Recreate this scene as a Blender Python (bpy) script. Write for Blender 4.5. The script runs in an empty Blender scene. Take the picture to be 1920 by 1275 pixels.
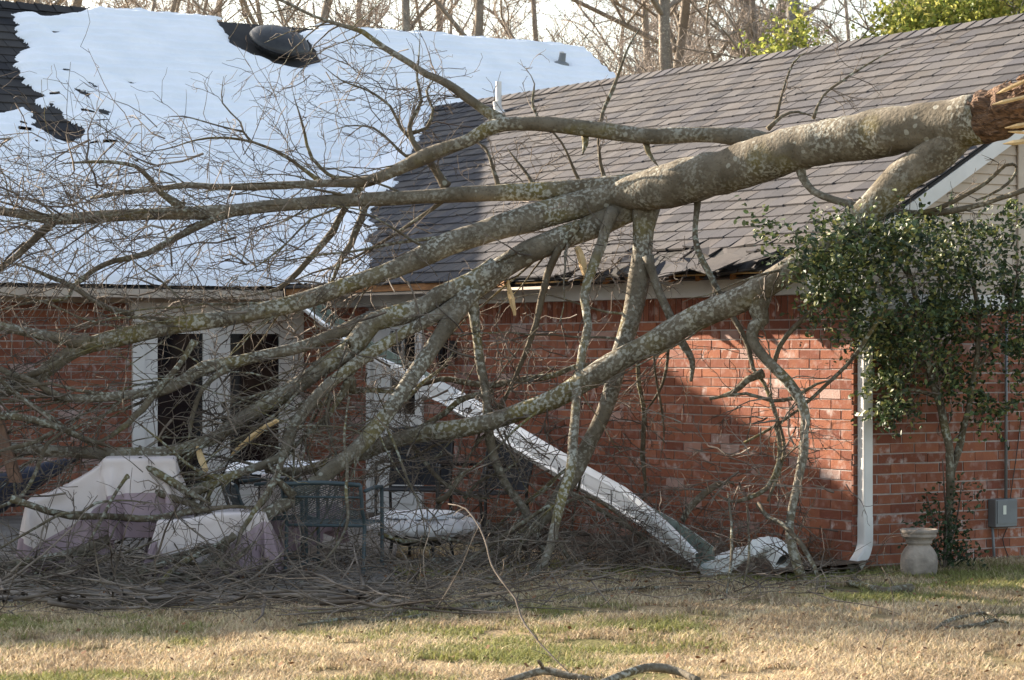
import bpy, math, random
import numpy as np
from mathutils import Vector

random.seed(7)
rng = np.random.default_rng(7)
R = math.radians
scene = bpy.context.scene
col = scene.collection

# ------------------------------------------------------------------ camera, sky, sun, exposure
EYE, FPX, CX, HY = 1.65, 4700.0, 960.0, 655.0
cam_d = bpy.data.cameras.new("camera")
cam = bpy.data.objects.new("camera", cam_d)
col.objects.link(cam)
cam.location = (0, 0, EYE)
cam.rotation_euler = (R(90), 0, 0)
cam_d.sensor_width = 36.0
cam_d.lens = FPX / 1920 * 36
cam_d.shift_y = (HY - 637.5) / 1920
cam_d.clip_end = 2000
cam_d.dof.use_dof = True
cam_d.dof.focus_distance = 19.3
cam_d.dof.aperture_fstop = 9.0
scene.camera = cam

UV = np.array([-0.5446, 0.8387, 0.0])     # along the eave wall, away from the viewer
VV = np.array([0.8387, 0.5446, 0.0])      # along the gable wall, to the right
ZZ = np.array([0.0, 0.0, 1.0])
SUN_EL = R(19.4)
PHI = R(71.0)
s_h = -math.cos(PHI) * VV + math.sin(PHI) * UV
s_h = s_h / np.linalg.norm(s_h)
to_sun = np.array([s_h[0] * math.cos(SUN_EL), s_h[1] * math.cos(SUN_EL), math.sin(SUN_EL)])

world = bpy.data.worlds.new("World")
scene.world = world
world.use_nodes = True
wn = world.node_tree.nodes
sky = wn.new("ShaderNodeTexSky")
sky.sky_type = 'NISHITA'
sky.sun_disc = False
sky.sun_elevation = SUN_EL
sky.sun_rotation = math.atan2(s_h[0], s_h[1])
sky.air_density = 1.2
sky.dust_density = 1.9
sky.ozone_density = 1.0
bg = wn["Background"]
bg.inputs["Strength"].default_value = 0.092
hs = wn.new("ShaderNodeHueSaturation")
hs.inputs["Saturation"].default_value = 0.68          # thin winter haze over the blue
world.node_tree.links.new(sky.outputs[0], hs.inputs["Color"])
world.node_tree.links.new(hs.outputs[0], bg.inputs[0])

sl = bpy.data.lights.new("sun", 'SUN')
sl.energy = 5.0
sl.angle = R(0.5)
sl.color = (1.0, 0.86, 0.69)
sun = bpy.data.objects.new("sun", sl)
sun.rotation_euler = Vector(to_sun).to_track_quat('Z', 'Y').to_euler()
col.objects.link(sun)

scene.view_settings.view_transform = 'Standard'
scene.view_settings.look = 'None'
scene.view_settings.gamma = 1.0
scene.view_settings.exposure = 2.1
scene.cycles.max_bounces = 6

# ------------------------------------------------------------------ helpers
def P(px, py, Y):
    """point on the ray of photo pixel (1920 wide) at distance Y"""
    return np.array([(px - CX) / FPX * Y, Y, EYE + (HY - py) / FPX * Y])

def ray_plane(px, py, p0, n):
    d = np.array([(px - CX) / FPX, 1.0, (HY - py) / FPX])
    o = np.array([0, 0, EYE])
    k = np.dot(np.asarray(p0) - o, n) / np.dot(d, n)
    return o + d * k

def ground_at(px, py, z=0.0):
    return ray_plane(px, py, (0, 0, z), ZZ)

def unit(v):
    v = np.asarray(v, float)
    return v / (np.linalg.norm(v) + 1e-12)

class MB:
    def __init__(s):
        s.v = []; s.f = []; s.m = []; s.c = []; s.n = 0
    def add(s, verts, faces, mi=0, c=None):
        verts = np.asarray(verts, float).reshape(-1, 3)
        s.v.append(verts)
        o = s.n
        s.f += [tuple(i + o for i in f) for f in faces]
        s.m += [mi] * len(faces)
        if c is None: c = (0.5, 0.5, 0.5)
        s.c.append(np.tile(np.asarray(c, float), (len(verts), 1)))
        s.n += len(verts)
    def box(s, o, ax, ay, az, mi=0, c=None, skip=()):
        o = np.asarray(o, float); ax = np.asarray(ax, float); ay = np.asarray(ay, float); az = np.asarray(az, float)
        v = [o, o + ax, o + ax + ay, o + ay, o + az, o + ax + az, o + ax + ay + az, o + ay + az]
        f = [(0, 3, 2, 1), (4, 5, 6, 7), (0, 1, 5, 4), (1, 2, 6, 5), (2, 3, 7, 6), (3, 0, 4, 7)]
        s.add(v, [q for i, q in enumerate(f) if i not in skip], mi, c)
    def quad(s, a, b, c_, d, mi=0, c=None):
        s.add([a, b, c_, d], [(0, 1, 2, 3)], mi, c)
    def tube(s, pts, rads, sides=8, mi=0, c=None, rough=0.0, cap=True):
        pts = np.asarray(pts, float); rads = np.asarray(rads, float)
        n = len(pts)
        t = np.gradient(pts, axis=0)
        t /= np.linalg.norm(t, axis=1)[:, None] + 1e-12
        ref = ZZ if abs(t[0][2]) < 0.9 else np.array([1.0, 0, 0])
        a = unit(np.cross(t[0], ref))
        A = []
        for i in range(n):
            a = a - t[i] * np.dot(a, t[i]); a = unit(a); A.append(a)
        A = np.array(A); B = np.cross(t, A)
        th = np.linspace(0, 2 * math.pi, sides, endpoint=False)
        rr = np.repeat(rads[:, None], sides, 1)
        if rough > 0:
            k = rng.normal(0, 1, (n, sides))
            k = (k + np.roll(k, 1, 1) + np.roll(k, -1, 1)) / 2
            k[1:-1] = (k[:-2] + k[1:-1] * 2 + k[2:]) / 3
            rr = rr * (1 + rough * k)
        V = pts[:, None, :] + rr[:, :, None] * (np.cos(th)[None, :, None] * A[:, None, :] + np.sin(th)[None, :, None] * B[:, None, :])
        F = []
        for i in range(n - 1):
            for j in range(sides):
                k2 = (j + 1) % sides
                F.append((i * sides + j, i * sides + k2, (i + 1) * sides + k2, (i + 1) * sides + j))
        if cap:
            F.append(tuple(range(sides - 1, -1, -1)))
            F.append(tuple((n - 1) * sides + j for j in range(sides)))
        s.add(V.reshape(-1, 3), F, mi, c)
    def lathe(s, o, prof, seg=24, mi=0, axis=ZZ, c=None, wob=0.0):
        axis = unit(axis); ref = np.array([1.0, 0, 0]) if abs(axis[0]) < .9 else np.array([0, 1.0, 0])
        a = unit(np.cross(axis, ref)); b = np.cross(axis, a)
        th = np.linspace(0, 2 * math.pi, seg, endpoint=False)
        V = []
        for r_, z_ in prof:
            for q in th:
                k = 1 + wob * math.sin(5 * q + z_ * 30)
                V.append(np.asarray(o) + axis * z_ + r_ * k * (math.cos(q) * a + math.sin(q) * b))
        F = []
        n = len(prof)
        for i in range(n - 1):
            for j in range(seg):
                k2 = (j + 1) % seg
                F.append((i * seg + j, i * seg + k2, (i + 1) * seg + k2, (i + 1) * seg + j))
        F.append(tuple(range(seg - 1, -1, -1))); F.append(tuple((n - 1) * seg + j for j in range(seg)))
        s.add(V, F, mi, c)

def mesh_np(name, V, F_sizes, F_idx, smooth=False, colr=None):
    me = bpy.data.meshes.new(name)
    V = np.asarray(V, np.float32)
    me.vertices.add(len(V)); me.vertices.foreach_set("co", V.ravel())
    F_sizes = np.asarray(F_sizes, np.int32); F_idx = np.asarray(F_idx, np.int32)
    me.loops.add(len(F_idx)); me.loops.foreach_set("vertex_index", F_idx)
    st = np.zeros(len(F_sizes), np.int32); st[1:] = np.cumsum(F_sizes)[:-1]
    me.polygons.add(len(F_sizes)); me.polygons.foreach_set("loop_start", st)
    me.polygons.foreach_set("loop_total", F_sizes)
    me.polygons.foreach_set("use_smooth", np.full(len(F_sizes), bool(smooth)))
    if colr is not None:
        a = me.attributes.new("tint", 'FLOAT_COLOR', 'POINT')
        c4 = np.ones((len(V), 4), np.float32); c4[:, :3] = colr
        a.data.foreach_set("color", c4.ravel())
    me.update(calc_edges=True); me.validate()
    return me

def link(name, me, mats, parent=None):
    o = bpy.data.objects.new(name, me)
    col.objects.link(o)
    for m in (mats if isinstance(mats, (list, tuple)) else [mats]):
        me.materials.append(m)
    if parent is not None: o.parent = parent
    return o

def wloc(o):
    v = np.zeros(3)
    while o is not None:
        v += np.array(o.location); o = o.parent
    return v

def build(name, mb, mats, parent=None, smooth=False, tint=False, loc=None):
    """one mesh object from world-space geometry; local to its parent (or to loc)"""
    V = np.concatenate(mb.v)
    base = wloc(parent) if parent is not None else (np.asarray(loc, float) if loc is not None else np.zeros(3))
    V = V - base
    sizes = [len(f) for f in mb.f]
    idx = [i for f in mb.f for i in f]
    me = mesh_np(name, V, sizes, idx, smooth, np.concatenate(mb.c) if tint else None)
    o = link(name, me, mats, parent)
    if len(o.data.materials) > 1 and len(me.polygons) == len(mb.m):
        me.polygons.foreach_set("material_index", np.array(mb.m, np.int32))
    if parent is None and loc is not None: o.location = loc
    return o

def tag(o, label=None, cat=None, group=None, kind=None):
    if label: o["label"] = label
    if cat: o["category"] = cat
    if group: o["group"] = group
    if kind: o["kind"] = kind
    return o

def thing(name, label, cat, loc, group=None):
    o = bpy.data.objects.new(name, None)
    o.empty_display_size = 0.2
    o.location = [float(x) for x in loc]
    col.objects.link(o)
    return tag(o, label, cat, group)

def smooth_path(pts, step):
    """Catmull-Rom through rows (x,y,z,r)"""
    p = np.asarray(pts, float)
    q = np.vstack([2 * p[0] - p[1], p, 2 * p[-1] - p[-2]])
    out = []
    for i in range(1, len(q) - 2):
        L = np.linalg.norm(q[i + 1][:3] - q[i][:3])
        n = max(2, int(L / step))
        for k in range(n):
            t = k / n
            a, b, c, d = q[i - 1], q[i], q[i + 1], q[i + 2]
            out.append(0.5 * ((2 * b) + (-a + c) * t + (2 * a - 5 * b + 4 * c - d) * t * t + (-a + 3 * b - 3 * c + d) * t ** 3))
    out.append(p[-1])
    out = np.array(out)
    out[:, 3] = np.maximum(out[:, 3], 0.0012)
    return out

class Noise2:
    def __init__(s, seed): s.g = np.random.default_rng(seed).random((256, 256))
    def __call__(s, x, y):
        x = np.asarray(x, float); y = np.asarray(y, float)
        xi = np.floor(x).astype(int); yi = np.floor(y).astype(int)
        fx = x - xi; fy = y - yi
        fx = fx * fx * (3 - 2 * fx); fy = fy * fy * (3 - 2 * fy)
        g = s.g; a = g[xi % 256, yi % 256]; b = g[(xi + 1) % 256, yi % 256]
        c = g[xi % 256, (yi + 1) % 256]; d = g[(xi + 1) % 256, (yi + 1) % 256]
        return (a * (1 - fx) + b * fx) * (1 - fy) + (c * (1 - fx) + d * fx) * fy
    def fbm(s, x, y, o=4):
        r = 0; a = 0.5; t = 0
        for i in range(o):
            r = r + a * s(np.asarray(x) * 2 ** i + 17 * i, np.asarray(y) * 2 ** i + 31 * i); t += a; a *= .55
        return r / t
N2 = Noise2(3)

# ------------------------------------------------------------------ materials
def new_mat(name):
    m = bpy.data.materials.new(name); m.use_nodes = True
    nt = m.node_tree
    return m, nt, nt.nodes["Principled BSDF"]

def nnode(nt, typ, **kw):
    n = nt.nodes.new(typ)
    for k, v in kw.items():
        if k.startswith("i_"):
            n.inputs[k[2:].replace("_", " ")].default_value = v
        else: setattr(n, k, v)
    return n

def c4(c): return (c[0], c[1], c[2], 1.0)

def noise_fac(nt, scale, lo, hi, detail=5, coord=None, stretch=None):
    tc = nnode(nt, "ShaderNodeTexCoord")
    src = tc.outputs["Object"]
    if stretch:
        mp = nnode(nt, "ShaderNodeMapping"); mp.inputs["Scale"].default_value = stretch
        nt.links.new(src, mp.inputs[0]); src = mp.outputs[0]
    n = nnode(nt, "ShaderNodeTexNoise"); n.inputs["Scale"].default_value = scale; n.inputs["Detail"].default_value = detail
    nt.links.new(src, n.inputs["Vector"])
    r = nnode(nt, "ShaderNodeMapRange"); r.inputs[1].default_value = lo; r.inputs[2].default_value = hi
    nt.links.new(n.outputs["Fac"], r.inputs[0])
    return r.outputs[0], n.outputs["Fac"]

def mixc(nt, fac, a, b, mode='MIX'):
    m = nnode(nt, "ShaderNodeMix", data_type='RGBA', blend_type=mode)
    for s_, v in ((m.inputs[0], fac), (m.inputs[6], a), (m.inputs[7], b)):
        if hasattr(v, "is_linked"): nt.links.new(v, s_)
        elif isinstance(v, (int, float)): s_.default_value = v
        else: s_.default_value = c4(v)
    return m.outputs[2]

def bump(nt, bs, h, strength=.3, dist=.01):
    b = nnode(nt, "ShaderNodeBump"); b.inputs["Strength"].default_value = strength; b.inputs["Distance"].default_value = dist
    nt.links.new(h, b.inputs["Height"]); nt.links.new(b.outputs[0], bs.inputs["Normal"])

def simple(name, a, b=None, scale=6, lo=.35, hi=.65, rough=.8, bmp=0, bscale=None, metal=0, spec=.3, dist=.01, stretch=None):
    m, nt, bs = new_mat(name)
    bs.inputs["Roughness"].default_value = rough; bs.inputs["Metallic"].default_value = metal
    bs.inputs["Specular IOR Level"].default_value = spec
    if b is None: b = tuple(x * .8 for x in a)
    f, raw = noise_fac(nt, scale, lo, hi, stretch=stretch)
    nt.links.new(mixc(nt, f, a, b), bs.inputs["Base Color"])
    if bmp:
        f2, raw2 = noise_fac(nt, bscale or scale * 6, .3, .7, stretch=stretch)
        bump(nt, bs, raw2, bmp, dist)
    return m

def attr_col(nt):
    a = nnode(nt, "ShaderNodeAttribute"); a.attribute_name = "tint"; return a

def mat_brick():
    m, nt, bs = new_mat("brick")
    bs.inputs["Roughness"].default_value = .9; bs.inputs["Specular IOR Level"].default_value = .15
    at = attr_col(nt)
    sp = nnode(nt, "ShaderNodeSeparateColor"); nt.links.new(at.outputs["Color"], sp.inputs[0])
    base = mixc(nt, sp.outputs[0], (.150, .052, .031), (.315, .122, .066))
    f, raw = noise_fac(nt, 9, .35, .7)
    base = mixc(nt, f, base, mixc(nt, .5, base, (.19, .065, .05)))
    # whitewashed stains, bigger where the brick itself is a reclaimed painted one
    f2, raw2 = noise_fac(nt, 14, .52, .72, detail=8)
    w = nnode(nt, "ShaderNodeMath", operation='MULTIPLY'); nt.links.new(f2, w.inputs[0])
    w2 = nnode(nt, "ShaderNodeMath", operation='MULTIPLY_ADD'); nt.links.new(sp.outputs[1], w2.inputs[0]); w2.inputs[1].default_value = .95; w2.inputs[2].default_value = .22
    nt.links.new(w2.outputs[0], w.inputs[1])
    w3 = nnode(nt, "ShaderNodeMath", operation='MULTIPLY_ADD'); nt.links.new(sp.outputs[2], w3.inputs[0]); w3.inputs[1].default_value = .75
    nt.links.new(w.outputs[0], w3.inputs[2]); w3.use_clamp = True
    nt.links.new(mixc(nt, w3.outputs[0], base, (.46, .37, .34)), bs.inputs["Base Color"])
    f4, raw4 = noise_fac(nt, 70, .3, .7, detail=6)
    bump(nt, bs, raw4, .5, .006)
    return m

def mat_shingle():
    m, nt, bs = new_mat("shingle")
    bs.inputs["Roughness"].default_value = .95; bs.inputs["Specular IOR Level"].default_value = .15
    at = attr_col(nt)
    f, raw = noise_fac(nt, 220, .3, .7, detail=2)
    c = mixc(nt, f, mixc(nt, .45, at.outputs["Color"], (.03, .03, .035)), at.outputs["Color"])
    f2, raw2 = noise_fac(nt, 1.3, .35, .7)
    c = mixc(nt, f2, c, mixc(nt, .35, c, (.10, .09, .08)))
    nt.links.new(c, bs.inputs["Base Color"])
    bump(nt, bs, raw, .5, .004)
    return m

def mat_bark(name, base, base2, lichen, amt=.5, moss=True):
    m, nt, bs = new_mat(name)
    bs.inputs["Roughness"].default_value = .92; bs.inputs["Specular IOR Level"].default_value = .15
    f, raw = noise_fac(nt, 7, .3, .7, detail=8)
    c = mixc(nt, f, base, base2)
    if moss:
        fm, _ = noise_fac(nt, 2.2, .52, .68)
        c = mixc(nt, fm, c, (.15, .125, .05))
    fl, rl = noise_fac(nt, 36, .60 - amt * .14, .68 - amt * .10, detail=10)
    fl2, rl2 = noise_fac(nt, 2.3, .38, .60, detail=4)
    mu = nnode(nt, "ShaderNodeMath", operation='MULTIPLY'); nt.links.new(fl, mu.inputs[0]); nt.links.new(fl2, mu.inputs[1])
    c = mixc(nt, mu.outputs[0], c, lichen)
    fd, _ = noise_fac(nt, 55, .56, .66, detail=6)
    fd2 = nnode(nt, "ShaderNodeMath", operation='MULTIPLY'); fd2.inputs[1].default_value = .42; nt.links.new(fd, fd2.inputs[0])
    c = mixc(nt, fd2.outputs[0], c, tuple(x * .45 for x in base))
    # round pale lichen discs of many sizes
    tc = nnode(nt, "ShaderNodeTexCoord")
    wv = nnode(nt, "ShaderNodeTexNoise"); wv.inputs["Scale"].default_value = 9; nt.links.new(tc.outputs["Object"], wv.inputs["Vector"])
    va = nnode(nt, "ShaderNodeVectorMath", operation='MULTIPLY_ADD'); va.inputs[1].default_value = (.06, .06, .06)
    nt.links.new(wv.outputs["Color"], va.inputs[0]); nt.links.new(tc.outputs["Object"], va.inputs[2])
    vo = nnode(nt, "ShaderNodeTexVoronoi"); vo.inputs["Scale"].default_value = 15
    nt.links.new(va.outputs[0], vo.inputs["Vector"])
    sepc = nnode(nt, "ShaderNodeSeparateColor"); nt.links.new(vo.outputs["Color"], sepc.inputs[0])
    sz_ = nnode(nt, "ShaderNodeMapRange"); sz_.inputs[1].default_value = .6; sz_.inputs[2].default_value = 1.0; sz_.inputs[3].default_value = 0.0; sz_.inputs[4].default_value = .38
    nt.links.new(sepc.outputs[0], sz_.inputs[0])
    lt = nnode(nt, "ShaderNodeMath", operation='SUBTRACT'); nt.links.new(sz_.outputs[0], lt.inputs[0]); nt.links.new(vo.outputs["Distance"], lt.inputs[1])
    mr = nnode(nt, "ShaderNodeMapRange"); mr.inputs[1].default_value = 0; mr.inputs[2].default_value = .06; mr.inputs[4].default_value = .55 * min(1, amt * 1.6)
    nt.links.new(lt.outputs[0], mr.inputs[0])
    c = mixc(nt, mr.outputs[0], c, tuple(min(1, x * 1.1) for x in lichen))
    nt.links.new(c, bs.inputs["Base Color"])
    fb, rb = noise_fac(nt, 38, .3, .7, detail=8)
    bump(nt, bs, rb, .45, .02)
    return m

def mat_tint(name, rough=.8, spec=.2, trans=0):
    m, nt, bs = new_mat(name)
    bs.inputs["Roughness"].default_value = rough; bs.inputs["Specular IOR Level"].default_value = spec
    at = attr_col(nt); nt.links.new(at.outputs["Color"], bs.inputs["Base Color"])
    if trans:
        tr = nnode(nt, "ShaderNodeBsdfTranslucent"); nt.links.new(at.outputs["Color"], tr.inputs[0])
        mx = nnode(nt, "ShaderNodeMixShader"); mx.inputs[0].default_value = trans
        out = nt.nodes["Material Output"]
        nt.links.new(bs.outputs[0], mx.inputs[1]); nt.links.new(tr.outputs[0], mx.inputs[2]); nt.links.new(mx.outputs[0], out.inputs[0])
    return m

M_brick = mat_brick()
M_mortar = simple("mortar", (.40, .35, .33), (.28, .24, .22), 12, rough=.95, bmp=.4)
M_shingle = mat_shingle()
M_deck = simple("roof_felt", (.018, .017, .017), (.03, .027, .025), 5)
M_white = simple("white_paint", (.66, .64, .62), (.52, .50, .48), 3.5, .4, .75, rough=.5, spec=.4, bmp=.05, bscale=30)
M_gutter = simple("gutter_enamel", (.80, .80, .80), (.72, .72, .72), 1.5, rough=.35, spec=.5)
M_cream = simple("cream_trim", (.50, .42, .34), (.38, .31, .25), 3, rough=.65)
M_door = simple("door_paint", (.78, .75, .72), (.68, .65, .62), 3, rough=.45, spec=.4)
M_rawwood = simple("raw_wood", (.30, .145, .055), (.17, .08, .035), 9, rough=.85, stretch=(1, 1, 8), bmp=.2)
M_palewood = simple("splintered_wood", (.62, .45, .24), (.45, .30, .14), 14, rough=.8, bmp=.3)
M_siding = simple("siding", (.52, .43, .35), (.45, .37, .30), 2.5, rough=.7)
M_glass = simple("door_glass", (.010, .010, .012), (.045, .032, .024), 2.4, .5, .66, rough=.06, spec=.6)
M_brass = simple("dark_bronze", (.06, .045, .035), (.03, .025, .02), 20, rough=.4, metal=.6)
M_black = simple("black_metal", (.018, .018, .02), (.03, .03, .03), 20, rough=.45, spec=.4)
M_blackcloth = simple("black_sling", (.02, .021, .026), (.035, .036, .042), 12, rough=.9)
M_snow = simple("snow", (.82, .83, .865), (.74, .765, .81), 2, rough=.85, bmp=.25, bscale=26, dist=.02)
M_bark = mat_bark("bark", (.085, .070, .050), (.17, .146, .112), (.34, .335, .29), .85)
M_bark2 = mat_bark("limb_bark", (.065, .05, .034), (.135, .112, .08), (.30, .31, .26), .7)
M_twig = simple("twig_bark", (.055, .041, .032), (.24, .20, .165), 3.5, .38, .68, rough=.9)
M_rot = simple("torn_wood", (.26, .155, .095), (.07, .042, .028), 7, rough=.95, bmp=1.0, bscale=14, dist=.05, stretch=(1.2, 6, 6))
M_cover = simple("beige_cover", (.60, .53, .51), (.50, .43, .41), 2.5, rough=.9, bmp=.15, bscale=60)
M_mauve = simple("mauve_cover", (.33, .25, .275), (.27, .20, .225), 3, rough=.9, bmp=.15, bscale=60)
M_pitcover = simple("white_cover", (.78, .75, .75), (.66, .62, .63), 4, rough=.9, bmp=.15, bscale=60)
M_teal = simple("teal_metal", (.036, .056, .066), (.05, .07, .078), 15, rough=.5, spec=.4)
M_galv = simple("galvanised_grey", (.19, .20, .205), (.15, .155, .16), 6, rough=.5, metal=.15)
M_stone = simple("cast_stone", (.34, .29, .245), (.17, .145, .125), 7, .35, .65, rough=.95, bmp=.7, bscale=22, dist=.02)
M_conc = simple("concrete", (.19, .168, .145), (.11, .096, .082), 3, rough=.95, bmp=.3, bscale=60)
M_soil = simple("soil", (.055, .038, .027), (.10, .075, .055), 7, rough=1.0, bmp=.8, bscale=30, dist=.02)
M_grass = mat_tint("grass_blades", .75, .15, .3)
M_leaf = mat_tint("evergreen_leaves", .5, .3, .18)
M_leaf2 = mat_tint("sun_tinted_leaves", .5, .3, .45)
M_blue = simple("navy_canvas", (.035, .04, .062), (.05, .056, .085), 5, rough=.9, bmp=.3, bscale=20)
M_gutin = simple("gutter_inside", (.27, .32, .28), (.16, .20, .17), 8, rough=.6)
M_rust = simple("dead_leaf", (.20, .10, .05), (.12, .06, .03), 18, rough=.95)

def mat_lawn():
    m, nt, bs = new_mat("lawn_soil")
    bs.inputs["Roughness"].default_value = 1.0; bs.inputs["Specular IOR Level"].default_value = .05
    f, raw = noise_fac(nt, 1.1, .42, .62, detail=6)
    f2, raw2 = noise_fac(nt, 45, .3, .7, detail=6)
    c = mixc(nt, f, (.36, .27, .16), (.16, .15, .06))
    c = mixc(nt, f2, mixc(nt, .6, c, (.06, .045, .03)), c)
    nt.links.new(c, bs.inputs["Base Color"]); bump(nt, bs, raw2, .8, .02)
    return m
M_lawn = mat_lawn()

# ------------------------------------------------------------------ house frame of reference
C = np.array([2.567, 18.85, 0.0])         # brick corner
OV, GV = 0.45, 0.15                       # eave and rake overhang
K = C - VV * OV - UV * GV                 # outer corner of the brown roof, plan
ZE, P1, QR = 2.275, 0.583, 4.03           # eave height, pitch, run to ridge
TE = 8.42                                 # inner eave corner, measured along UV from K
E = K + UV * TE
ZE2, P2, SR = 2.26, 0.615, 5.705
A1 = 7.55                                 # right end of the snowy wing
LIN = TE - GV + OV                        # inner brick corner along UV from C
NB1 = unit(-P1 * VV + ZZ)
NB2 = unit(-P2 * UV + ZZ)
def bs_(t, q, off=0.0):                   # brown slope
    return K + UV * t + VV * q + ZZ * (ZE + P1 * q) + NB1 * off
def ss_(a, s, off=0.0):                   # snowy slope
    return E + VV * a + UV * s + ZZ * (ZE2 + P2 * s) + NB2 * off
def valley_t(q): return TE + (ZE + P1 * q - ZE2) / P2
def on_wall(px, py=700):                  # along the eave wall from C, height
    p = ray_plane(px, py, C, VV); return np.dot(p - C, UV), p[2]
def on_gable(px, py=700):
    p = ray_plane(px, py, C, UV); return np.dot(p - C, VV), p[2]
CI = C + UV * LIN                         # inner corner
def on_back(px, py=700):                  # snowy wing wall: distance to the left of the inner corner
    p = ray_plane(px, py, CI, UV); return -np.dot(p - CI, VV), p[2]

house = thing("brick_house", "L-shaped red brick house, one roof snow covered, the other bare brown shingle", "house", CI)

# ---- brick walls, each brick laid
def split_iv(a, b, cuts):
    iv = [(a, b)]
    for c0, c1 in cuts:
        nx = []
        for x0, x1 in iv:
            if c1 <= x0 or c0 >= x1: nx.append((x0, x1)); continue
            if c0 > x0: nx.append((x0, c0))
            if c1 < x1: nx.append((c1, x1))
        iv = nx
    return iv

def brick_wall(name, o, d, n, length, z1, holes=(), soldier=True, parent=house, pale=.08, m0=0.0):
    mb = MB()
    ch, bw, mo = .0762, .2477, .0105
    top = z1 - (.195 if soldier else 0)
    rows = int(math.ceil(top / ch))
    for r_ in range(rows):
        z0 = top - (r_ + 1) * ch
        off = (r_ % 2) * bw * .5 + random.uniform(-.008, .008)
        x = -off
        cuts = [(h[0], h[1]) for h in holes if h[2] < z0 + ch * .5 < h[3]]
        while x < length:
            jog = random.uniform(-.006, .006)
            a, b = max(x, 0), min(x + bw - mo + jog, length)
            tone = min(1, max(0, random.gauss(.5, .28)))
            wash = random.random() ** 3
            full = 1.0 if random.random() < pale else 0.0
            if full: full = random.uniform(.15, .75)
            for (p0, p1) in split_iv(a, b, cuts):
                if p1 - p0 < .02: continue
                pr = random.uniform(-.0006, .001); dz = random.uniform(-.002, .002)
                base = o + d * p0 + ZZ * (z0 + mo / 2 + dz) - n * .02
                mb.box(base, d * (p1 - p0), ZZ * (ch - mo + random.uniform(-.002, .002)), n * (.02 + pr), 0, (tone, wash, full))
            x += bw + jog * 0
    if soldier:
        x = 0
        cuts = [(h[0], h[1]) for h in holes if h[3] > z1 - .1]
        while x < length:
            tone = min(1, max(0, random.gauss(.45, .3)))
            for (p0, p1) in split_iv(x, min(x + ch - mo, length), cuts):
                mb.box(o + d * p0 + ZZ * (top + mo / 2) - n * .02, d * (p1 - p0), ZZ * (z1 - top - mo), n * (.02 + random.uniform(-.001, .002)), 0, (tone, random.random() ** 3, 0))
            x += ch
    # mortar bed, cut at the openings
    xs = sorted(set([m0, length] + [v for h in holes for v in h[:2]]))
    for x0, x1 in zip(xs[:-1], xs[1:]):
        hh = [h for h in holes if h[0] <= x0 + 1e-6 and h[1] >= x1 - 1e-6]
        zs = [(-.1, z1)] if not hh else [(-.1, hh[0][2]), (hh[0][3], z1)]
        for za, zb in zs:
            if zb - za > .01:
                mb.box(o + d * x0 + ZZ * za - n * .12, d * (x1 - x0), ZZ * (zb - za), n * .114, 1)
    return build(name, mb, [M_brick, M_mortar], parent, tint=True)

ZF = 2.075                                # underside of frieze
d0, _ = on_wall(795); d1, _ = on_wall(690)
BD = (d0, d1, 0.0, 2.03)
brick_wall("brick_wall", C + UV * .021, UV, -VV, LIN - .021, ZF, [(BD[0] - .021, BD[1] - .021, 0, BD[3])])
brick_wall("brick_wall", C, VV, -UV, 3.2, ZF, [], soldier=False, pale=.03, m0=.024)
f0, _ = on_back(567); f1, _ = on_back(247)
FD = (f0, f1, 0.0, 2.03)
brick_wall("brick_wall", CI, -VV, -UV, 9.0, ZF + .04, [FD], soldier=False, pale=.05)
# plain closing walls never seen from the garden
mb = MB()
mb.box(C + VV * 3.2 + UV * .12, VV * 5, UV * .15, ZZ * 2.3)
mb.box(C + VV * 8.1 + UV * .2, VV * .2, UV * 12, ZZ * 2.3)
mb.box(CI - VV * 9.0 + UV * .13, -VV * 7.6, UV * .2, ZZ * 2.3)
mb.box(CI - VV * 16.6 + UV * .34, VV * .2, UV * 10.3, ZZ * 2.3)
mb.box(CI - VV * 16.6 + UV * 10.7, VV * 23.6, UV * .2, ZZ * 2.3)
build("rear_wall", mb, M_mortar, house)

# ---- frieze, fascia, torn eave of the brown wing
mb = MB()
mb.box(C + ZZ * ZF - VV * .03 + UV * .0, UV * (LIN - .02), VV * .029, ZZ * .135)
build("frieze_board", mb, M_white, house)
mb = MB()
t_a, t_b = 4.3, TE - .02                  # stripped sub-fascia that still hangs on the left
mb.box(K + UV * t_a + ZZ * (ZE - .075), UV * (t_b - t_a), VV * .03, ZZ * .062)
build("sub_fascia", mb, M_rawwood, house)["label"] = "raw orange board left bare where the gutter tore away"
mb = MB()
mb.box(K + UV * 3.6 + VV * .02 + ZZ * (ZE - .105), UV * (TE - 3.65), VV * .03, ZZ * .024)
build("trim_strip", mb, M_cream, house)
mb = MB()
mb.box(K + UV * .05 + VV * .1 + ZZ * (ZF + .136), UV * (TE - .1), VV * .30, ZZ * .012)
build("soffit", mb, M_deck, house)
for k in range(8):
    t_ = .35 + k * .41 + random.uniform(-.05, .05)
    mb = MB()
    mb.box(K + UV * t_ + VV * random.uniform(.05, .12) + ZZ * (ZE - .085), UV * .04, VV * .5 + ZZ * .2, ZZ * .075)
    build("rafter_tail", mb, M_rawwood, house)
mb = MB()
for k in range(5):
    t_ = .5 + k * .75
    mb.box(K + UV * t_ + VV * .06 + ZZ * (ZF + .15 + random.uniform(-.01, .01)), UV * random.uniform(.5, .74), VV * .025, ZZ * .012 + UV * random.uniform(-.01, .01))
build("splintered_lath", mb, M_palewood, house)

# ---- roofs: deck and individually laid shingles
def roof_deck(name, quad, th, parent, n):
    mb = MB()
    q = [np.asarray(p) for p in quad]; lo = [p - ZZ * th for p in q]
    mb.add(q + lo, [(0, 1, 2, 3), (7, 6, 5, 4), (0, 4, 5, 1), (1, 5, 6, 2), (2, 6, 7, 3), (3, 7, 4, 0)])
    return build(name, mb, M_deck, parent)

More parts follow.
